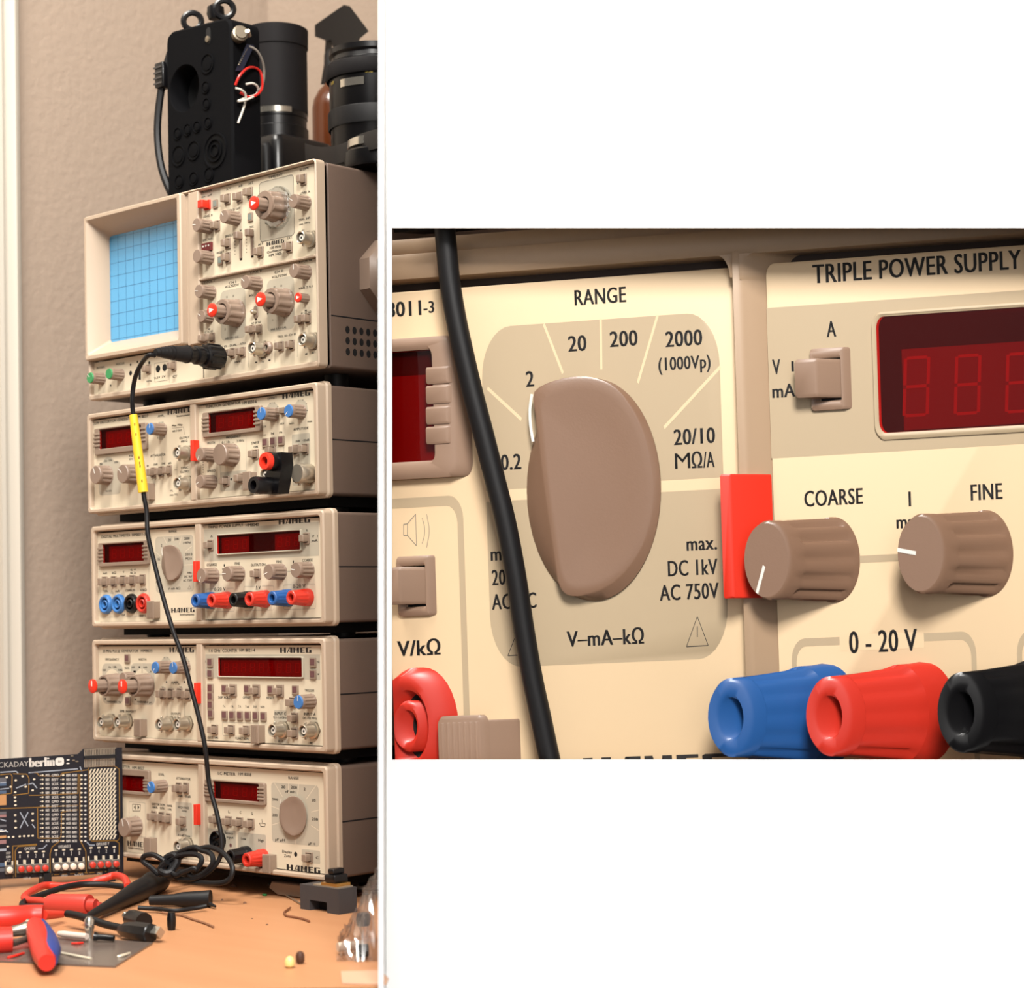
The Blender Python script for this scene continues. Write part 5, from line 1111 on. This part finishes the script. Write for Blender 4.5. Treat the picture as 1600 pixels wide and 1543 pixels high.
for u,v in ((65,410),(155,440),(225,400),(340,430),(105,505),(325,540),(150,560),(255,505),(148,610),(150,650),(152,690),(150,790),(152,850),(154,915),(325,775),(325,845),(85,1010),(130,1008),(195,1003),(240,1000),(285,998),(325,996),(75,1105)):
    a=bp(u-12,v+10);c=bp(u+14,v-10); mb.rp(a[0],c[0],a[1],c[1],.9,.8,nS,TIN,k=2)
for v,w_,m in ((440,4,mat('grey_stripe',(90,90,96),.5)),(480,2.5,mat('blue_stripe',(70,92,120),.5)),(560,2.5,MATS['blue_stripe']),(640,8,mat('copper_area',(190,140,90),.45)),(770,2,MATS['grey_stripe']),(800,2,mat('pink_stripe',(150,110,110),.5)),(900,2,MATS['grey_stripe']),(950,1.5,SILK),(1010,2,MATS['copper_area']),(1060,3,MATS['pink_stripe']),(1140,2,GRYP),(1290,3,MATS['blue_stripe']),(1340,3,MATS['grey_stripe'])):
    a=bp(-80,v+5);c=bp(62,v-2); mb.rp(max(.5,a[0]),c[0],a[1]-w_/2,a[1]+w_/2,0,.8,nS-.02,m)
for s_,u0,v0,u1 in (('OPCODE',245,1128,355),('OPERAND X',585,1108,710),('OPERAND Y',965,1082,1095)): bt_(s_,u0,v0,u1,2.4)
for k_,(us,v) in enumerate((((198,278,357,435),1165),((560,638,715,795),1142),((910,990,1065,1145),1118))):
    for j,u in enumerate(us):
        a=bp(u-17,v+8-j*3);c=bp(u+17,v-10-j*3); mb.rp(a[0],c[0],a[1],c[1],.6,.8,nS,TIN,k=2); bt_('8421'[j],u-6,v+38-j*3,u+6,3)
for l,u0,u1,v in (('DATA IN',235,305,1425),('ADDR SET',395,480,1412),('DEPOSIT',610,680,1398),('SAVE',745,840,1388),('LOAD',970,1020,1375),('CARRY',1095,1180,1365),('STEP',60,105,1172),('RUN',60,105,1210),('ALT',60,105,1248)): bt_(l,u0,v,u1,1.8)
for u,v in ((720,195),(680,235),(680,270),(735,240),(770,250)): a=bp(u-14,v+7);c=bp(u+14,v-7); mb.rp(a[0],c[0],a[1],c[1],.4,.8,nS+.6,METALD if u>700 else SILK)
def pb(mb,name,lab=None):
    o=mb.build(name,PCB,PL0,mapf=BM)
    if lab:o['label']=lab
pb(mb,'board')
mb=MB()
for j in range(20):
    a=bp(848+j*15.6,285-j*.9); mb.box(a[0]-.35,a[0]+.35,-1.6,-.8,a[1]-2,a[1]+12,METAL); mb.box(a[0]-.3,a[0]+.3,-7,-1.0,a[1]+12,a[1]+12.6,METAL)
a=bp(840,215);c=bp(1155,190); mb.box(a[0],c[0],-4,-.8,a[1]-1.2,a[1]+1.6,RUB)
pb(mb,'pin_header')
SWB=mat('grey_switch_body',(120,112,104),.4,metal=.3); RBT=mat('red_button_cap',(206,58,42),.4); WBT=mat('cream_button_cap',(246,226,206),.4)
for us,v,m,l in (((205,285,365,445),1325,RBT,'red-capped push button'),((565,645,725,805),1305,WBT,'cream-capped push button'),((920,1000,1075,1155),1283,RBT,'red-capped push button'),((88,),1335,WBT,'cream-capped push button')):
    for j,u in enumerate(us):
        a=bp(u,v-j*3); mb=MB(); mb.rp(a[0]-3.4,a[0]+3.4,a[1]-3.4,a[1]+3.4,.6,.8,3.6,SWB,ch=.4,k=2); mb.lathe(a[0],a[1],[(2.5,3.6),(2.4,5.6),(1.8,6)],m,seg=18)
        for sx in(-1,1):
            for sz in(-1,1): mb.rp(a[0]+sx*2.6-.6,a[0]+sx*2.6+.6,a[1]+sz*5-1.6,a[1]+sz*5+1.6,0,.8,1.2,TIN if sz>0 else RUB)
        pb(mb,'push_button',l)
mb=MB()
for s_ in (20,60): mb.box(s_-3,s_+3,-8,14,-10,.5,RUB)
for s_ in (bp(1180,1300)[0]-6,): mb.box(s_-3,s_+3,-6,14,-10,.6,RUB)
pb(mb,'support_block')
# ------------------------------------------------- loose things on the desk
def T_(pts,r,m,seg=10,sm=4,mb=None):
    mb=mb or MB(); mb.tube(pts,r,m,seg=seg,smooth=sm); return mb
CRED=mat('red_lead_rubber',(222,62,44),.4); CREDB=mat('red_plug_plastic',(206,66,54),.4)
c=np.array(D1(560,330))
LD=thing('test_lead','looped red test lead with a thick red plug, in front of the circuit board','test lead',tuple(c))
relbuild(T_([D1(1066,185,8),D1(1040,120,10),D1(960,92,10),D1(860,118,8),D1(760,145,6),D1(640,170,5),D1(520,182,4),D1(380,175,5),D1(280,215,6),D1(205,270,6),D1(240,298,5),D1(330,305,6),D1(430,325,6)],2.9,CRED),'red_cable',LD)
mb=MB(); mb.axial(D1(410,330,6),D1(745,335,7),[(6.6,0),(7.4,.08),(7.4,.97),(7.0,1),(4.5,1),(4.3,.9)],CREDB,seg=28); relbuild(mb,'plug_sleeve',LD)
mb=MB(); mb.axial(D1(740,338,7),D1(800,340,7),[(4.6,0),(4.4,1)],CREDB,seg=20); mb.axial(D1(790,350,6),D1(835,350,4),[(4.0,0),(3,1)],CREDB,seg=18); relbuild(mb,'plug_tip',LD)
c=np.array(D1(600,190))
mb=T_([D1(410,350,4),D1(300,350,4),D1(200,350,4),D1(190,320,4),D1(260,285,5),D1(400,235,7),D1(540,190,9),D1(700,165,9),D1(900,170,8),D1(1060,190,7),D1(1200,190,7)],2.3,RUB)
T_([D1(180,385,2.5),D1(60,400,2.5),D1(-80,405,2.5)],2.3,RUB,mb=mb)
solo(mb,'black_cable',c,'black cable lying along the red test lead on the desk','cable')
c=np.array(D1(1000,330))
PRB=thing('oscilloscope_probe','thick tapered black probe handle lying across the cables on the desk','probe',tuple(c))
mb=MB(); mb.axial(D1(1345,120,9),D1(700,455,5),[(7,0),(9.2,.04),(9.2,.14),(8.2,.16),(7.8,.35),(5.2,.6),(3.2,.9),(2,1)],RUB,seg=24); relbuild(mb,'handle',PRB)
mb=MB(); mb.axial(D1(1330,110,12),D1(1560,60,12),[(5,0),(4,.5),(2.2,1)],RUB,seg=18); relbuild(mb,'strain_relief',PRB)
c=np.array(D2(0,300)); mb=MB(); mb.axial(D1(1250,300,5),D2(155,285,6),[(3.5,0),(4.2,.4),(5.4,.55),(6,.9),(6.3,1)],RUB,seg=20); mb.axial(D2(150,330,3),D2(195,350,2),[(1.6,0),(.9,1)],RUB,seg=8); T_([D1(1150,360,4),D1(1300,370,3),D1(1450,385,3),D2(20,365,3),D2(120,345,4)],1.6,RUB,mb=mb)
solo(mb,'probe_clip','' or c,'black probe hook clip with a round end, right of the tapered probe handle','probe clip')
c=np.array(D1(1120,560))
US=thing('usb_plug','black plug with a bright metal end on a thin cable, in the desk foreground','plug',tuple(c))
relbuild(T_([D1(560,410,10),D1(640,425,10),D1(760,460,9),D1(880,500,7),D1(1010,530,6)],2.6,RUB),'cable',US)
mb=MB(); a=np.array(D1(1000,540,6));b=np.array(D1(1262,575,6)); mb.axial(a,b,[(3,0),(5,.18),(5.6,.3),(6.4,.5),(6.6,.98),(6,1)],BLACK,seg=8); relbuild(mb,'plug_body',US)
mb=MB(); mb.axial(D1(1258,560,6.5),D1(1338,570,6.5),[(4.1,0),(4.1,1)],CHR,seg=4); relbuild(mb,'metal_tip',US)
c=np.array(D1(1130,470)); mb=MB(); mb.axial(D1(1085,450,7),D1(1200,480,7),[(5.5,0),(6.4,.1),(6.4,1)],BLACK,seg=10); mb.axial(D1(1045,425,9),D1(1060,430,9),[(2.5,0),(3,.5),(2,1)],CHR,seg=14); solo(mb,'black_connector',c,'small black connector lying just behind the plug with the bright metal end','connector')
c=np.array(D1(1430,540)); mb=MB(); mb.lathez(tuple(D1(1430,548)),[(2.4,0),(3,3),(3.1,8),(2.4,12),(1.4,12.2)],BLACK,seg=18,cap0=True); solo(mb,'rubber_grommet',c,'small black rubber grommet alone on the desk, right of the plug','grommet')
# pliers
PLR=mat('red_grip',(226,48,34),.4); PLBL=mat('blue_grip',(44,66,140),.4); ST=mat('tool_steel',(150,140,128),.35,metal=.8)
c=np.array(D1(220,560))
PL=thing('pliers','pliers with red and blue grips, at the left edge of the desk foreground','pliers',tuple(c))
def taper(p,rs,m,nm,sm=4):
    mb=MB(); n=len(rs); mb.tube(p,lambda t: float(np.interp(t,np.linspace(0,1,n),rs)),m,seg=16,smooth=sm); relbuild(mb,nm,PL)
taper([D1(290,500,12),D1(310,560,11),D1(340,650,10),D1(370,740,9),D1(390,820,8)],[5,7,7.6,7.5,5],PLR,'red_grip')
taper([D1(345,490,13),D1(400,620,11),D1(415,720,10),D1(410,800,8)],[3.,5.5,6.8,5],PLBL,'blue_grip')
taper([D1(-40,640,8),D1(100,630,8)],[9,8.6],PLR,'red_grip')
mb=MB(); mb.axial(D1(95,560,9),D1(260,530,10),[(3.5,0),(4,.5),(5,.7),(4.6,1)],ST,seg=14); mb.axial(D1(100,660,6),D1(250,610,7),[(2.2,0),(2.2,1)],ST,seg=10); mb.axial(D1(225,500,12),D1(250,500,12),[(3.6,0),(3.6,1)],CHR,seg=14); relbuild(mb,'steel_joint',PL)
c=np.array(D1(150,450)); mb=MB(); mb.tube([D1(-60,455,9),D1(100,445,9),D1(250,430,9),D1(360,425,9)],lambda t:8.4-1.2*t,PLR,seg=18); mb.axial(D1(360,422,9),D1(520,415,6),[(3.6,0),(2.4,1)],CRED,seg=12)
solo(mb,'red_handle',c,'thick red rubber handle entering from the left above the pliers','tool handle')
BAG=mat('grey_antistatic_film',(112,98,90),.22,spec=.5)
c=np.array(D1(700,730)); pts_=[D1(-60,640),D1(440,615),D1(700,625),D1(1275,665),D1(1120,760),D1(960,862),D1(640,850),D1(300,830),D1(-60,815)]
mb=MB(); n_=len(pts_); mb.loops([[tuple(np.array(p)+[0,0,.2]) for p in pts_],[tuple(np.array(p)+[0,0,1.2]) for p in pts_]],BAG,cap0=True)
for a_,b_,m in (((500,735),(760,785),TIN),((600,660),(690,655),PLR),((200,740),(60,780),PLR),((980,770),(1080,740),TIN)): mb.tube([D1(a_[0],a_[1],1.6),D1((a_[0]+b_[0])/2,(a_[1]+b_[1])/2,2.2),D1(b_[0],b_[1],1.6)],.9,m,seg=6)
solo(mb,'antistatic_bag',c,'flat shiny grey antistatic bag under the pliers on the desk','bag')
c=np.array(D1(745,600)); mb=MB(); mb.axial(D1(490,575,5),D1(725,600,5),[(1.6,0),(2.2,.2),(2.,1)],mat('clear_white_plastic',(235,215,200),.35),seg=12); mb.lathez(tuple(D1(745,640)),[(3,0),(2.4,4),(3.4,9),(3.2,14),(1.6,16)],CHR,seg=16,cap0=True); mb.axial(D1(790,600,5),D1(950,615,4),[(3,0),(2,.2),(2,1)],BLACK,seg=12)
solo(mb,'potentiometer',c,'small metal part with a white stem and black shaft, in front of the plug cable','electronic part')
# small dark grey box with a notch
c=np.array(D2(1060,400)); fx=np.array(D2(1225,418))-np.array(D2(905,368)); fw=np.linalg.norm(fx); fx/=fw; fy=np.array([-fx[1],fx[0],0.])
if fy@(CAM-c)>0: fy=-fy
o0=np.array(D2(903,370))
def BXM(v): return o0+fx*v[0]+fy*v[1]+np.array([0,0,1.])*v[2]
BX=thing('relay_box','small dark grey box with a notched front, on the desk at the tower foot','component box',tuple(c)); BL0=tuple(np.array(BX.location)/MM)
hh=(o0[2]); top_=onplane(300+915/5.3333,1350+165/5.3333,1,o0[1])[2]
GBX=mat('dark_grey_box',(66,64,66),.5)
mb=MB(); a=fw*.25;b=fw*.70;nz=top_*.42; dd=fw*.38
pl=[(0,0),(a,0),(a,nz),(b,nz),(b,0),(fw,0),(fw,top_),(0,top_)]
L=[[(x,dd,z) for x,z in pl],[(x,0,z) for x,z in pl]]
for i in range(8):
    j=(i+1)%8; mb.add([(pl[i][0],0,pl[i][1]),(pl[j][0],0,pl[j][1]),(pl[j][0],dd,pl[j][1]),(pl[i][0],dd,pl[i][1])],[(0,1,2,3)],GBX)
for y in(0,dd): mb.add([(0,y,0),(a,y,0),(a,y,top_),(0,y,top_)],[(0,1,2,3)],GBX); mb.add([(a,y,nz),(b,y,nz),(b,y,top_),(a,y,top_)],[(0,1,2,3)],GBX); mb.add([(b,y,0),(fw,y,0),(fw,y,top_),(b,y,top_)],[(0,1,2,3)],GBX)
mb.box(a,b,dd*.5,dd*.6,0,nz,HOLE)
mb.build('box_body',BX,BL0,mapf=BXM)
mb=MB(); mb.box(fw*.3,fw*.95,1.5,dd-1.5,top_,top_+1,METAL); mb.box(fw*.5,fw*.9,2,dd-2,top_+1,top_+3,mat('brass_contact',(200,150,80),.3,metal=.7)); mb.build('contact_plate',BX,BL0,mapf=BXM)
mb=MB(); mb.box(fw*.58,fw*.85,2,dd-2,top_+3,top_+9,BLACK,1); mb.box(fw*.64,fw*.79,3,dd-3,top_+9,top_+13,BLACK,1); mb.build('button',BX,BL0,mapf=BXM)
# wires and specks
c=np.array(D2(860,430)); solo(T_([D2(820,360,1.5),D2(785,385,1),D2(768,402,1),D2(785,425,1),D2(850,438,1),D2(920,452,1),D2(978,474,1)],.75,mat('copper_wire',(150,96,66),.4,metal=.3),seg=7),'wire_offcut',c,'bent copper wire offcut in front of the small grey box','wire')
c=np.array(D2(760,240)); solo(T_([D2(640,165,4),D2(690,205,3),D2(780,255,1.2),D2(900,325,1)],.6,METAL,seg=7),'wire_lead',c,'thin silver wire running to the small grey box','wire')
c=np.array(D2(100,500)); solo(T_([D1(1350,400,2),D1(1500,420,1.2),D2(0,455,1),D2(110,490,1),D2(180,520,1)],.8,mat('brown_wire',(150,104,74),.5),seg=7),'wire_offcut',c,'thin brown wire lying on the open desk below the probe hook clip','wire')
c=np.array(D2(1460,190)); solo(T_([D2(1365,190,4),D2(1450,196,4),D2(1580,188,4),D2(1700,180,4)],1.6,WWH,seg=8),'white_wire',c,'white wire behind the small grey box, at the tower\'s right foot','wire')
c=np.array(D2(1460,230)); solo(T_([D2(1390,245,1),D2(1450,238,1),D2(1580,208,1),D2(1700,190,1)],1.2,mat('dark_brown_wire',(120,64,40),.5),seg=8),'brown_wire',c,'brown wire just in front of the white wire beside the tower','wire')
c=np.array(D2(605,262)); mb=MB(); mb.box(c[0]-1.6,c[0]+1.6,c[1]-1.2,c[1]+1.2,0,1.6,mat('green_plastic',(40,120,60),.4),.4); solo(mb,'plastic_bit',c,'tiny green plastic bit on the desk left of the small grey box','plastic bit')
c=np.array(D2(815,862)); mb=MB(); mb.lathez(tuple(c),[(1.5,0),(3,1.5),(3.1,4),(2,6.2),(.6,7)],mat('pale_yellow_bead',(248,216,140),.4),seg=14,cap0=True); solo(mb,'bead',c,'pale yellow bead in the desk foreground','bead')
c=np.array(D2(902,828)); mb=MB(); mb.lathez(tuple(c),[(1.5,0),(2.6,1.5),(2.7,5),(2,7),(.6,7.6)],mat('dark_brown_bead',(84,54,40),.5),seg=14,cap0=True); solo(mb,'bead',c,'dark brown bead beside the pale yellow bead','bead')
for u,v,r in ((250,300,1.2),(440,325,1.4),(625,505,1.),(345,185,2.6),(500,455,.8)):
    c=np.array(D2(u,v)); mb=MB(); mb.lathez(tuple(c),[(r,0),(r*.8,r*.6),(r*.3,r*.9)],mat('brown_crumb',(120,84,60),.7),seg=7,cap0=True); solo(mb,'crumb',c,'tiny brown crumb on the open desk','crumb','crumbs on the desk')
# crumpled clear plastic bag with parts
PLAS=glass_mat('thin_clear_film',(.86,.84,.84),.22,.18)
c=np.array(D2(1400,700)); CB=thing('parts_bag','crumpled clear plastic bag with small parts, cut off by the white wall at right','bag',tuple(c))
random.seed(3); N_,M_=16,12; vs=[];fs=[]
for i in range(N_):
    for j in range(M_):
        u=1215+ i*22; t=j/(M_-1); v=790-t*60-(i/N_)*60*t
        hgt=(6+46*(i/N_)**1.1)*sin(pi*t)**.7 + random.uniform(-3,3)*(1 if 0<j<M_-1 else 0)
        p=np.array(D2(u,v+40*(1-t)-20,0)); q=p+(np.array(D2(u,v-120,0))-p)*t*.55; vs.append((q[0]+random.uniform(-2,2),q[1]+random.uniform(-2,2),max(.3,hgt)))
for i in range(N_-1):
    for j in range(M_-1): a=i*M_+j; fs.append((a,a+1,a+M_+1,a+M_))
mb=MB(); mb.add(vs,fs,PLAS); mb.v=[tuple(np.array(v)) for v in mb.v]; relbuild(mb,'plastic_film',CB)
mb=MB(); mb.axial(D2(1215,690,5),D2(1420,670,5),[(3,0),(3,1)],mat('pale_plastic',(216,196,176),.4),seg=10); relbuild(mb,'white_part',CB)
mb=MB(); mb.axial(D2(1380,720,5),D2(1470,715,5),[(4,0),(4,1)],BLACK,seg=8); mb.lathez(tuple(D2(1430,640)),[(4,10),(5,14),(4,18)],mat('grey_part',(90,84,88),.5),seg=12,cap0=True); relbuild(mb,'black_part',CB)
c=np.array(D2(1420,960)); pts_=[D2(1240,900),D2(1570,890),D2(1640,960),D2(1620,1010),D2(1250,1000)]
mb=MB(); mb.loops([[tuple(np.array(p)+[0,0,.2]) for p in pts_],[tuple(np.array(p)+[0,0,.8]) for p in pts_]],mat('pale_pink_paper',(216,172,142),.6),cap0=True); solo(mb,'paper_slip',c,'pale pinkish slip lying flat at the right front of the desk','paper')
LA,LB,LF,LAMB=35.,96.,28.,.07
# ---------------------------------------------------------------- camera
cd=bpy.data.cameras.new('camera'); co=bpy.data.objects.new('camera',cd); COL.objects.link(co); SC.camera=co
from mathutils import Matrix, Vector
M4=Matrix([[R[0,0],R[0,2],-R[0,1],CAM[0]*MM],[R[1,0],R[1,2],-R[1,1],CAM[1]*MM],[R[2,0],R[2,2],-R[2,1],CAM[2]*MM],[0,0,0,1]])
co.matrix_world=M4
cd.sensor_fit='HORIZONTAL'; cd.sensor_width=36; cd.lens=F/1600*36; cd.shift_x=0; cd.shift_y=(PY-771.5)/1600
cd.clip_start=.05; cd.dof.use_dof=True; cd.dof.focus_distance=1.42; cd.dof.aperture_fstop=9.5
SC.view_settings.view_transform='Standard'; SC.view_settings.look='None'; SC.view_settings.gamma=1; SC.view_settings.exposure=0
# ---------------------------------------------------------------- lights
def area(name,pos,target,size,power,col,sy=None):
    l=bpy.data.lights.new(name,'AREA'); l.energy=power; l.color=col; l.size=size; l.shape='RECTANGLE' if sy else 'SQUARE'
    if sy:l.size_y=sy
    o=bpy.data.objects.new(name,l); COL.objects.link(o); o.location=pos
    d=Vector(target)-Vector(pos); o.rotation_euler=d.to_track_quat('-Z','Y').to_euler(); return o
def cf(r,f,u): return tuple((CAM+R@np.array([r,f,u]))*MM)
area('ceiling_lamp',(.20,-.62,1.75),(.12,0,.20),.4,LA,(1,.95,.87))
area('added_front_light',cf(100,-300,1500),cf(150,1380,-60),.6,LB,(1,.97,.92))  # added light, no real fixture: whitens the wall and lights the close-up
area('added_fill_light',cf(300,-1400,700),cf(0,1400,0),2.2,LF,(1,.97,.94))  # added unseen fill from behind the camera, brightens wall and fronts
wd=bpy.data.worlds.new('room_ambient'); SC.world=wd; wd.use_nodes=True; wd.node_tree.nodes['Background'].inputs[0].default_value=(1,.95,.9,1); wd.node_tree.nodes['Background'].inputs[1].default_value=LAMB
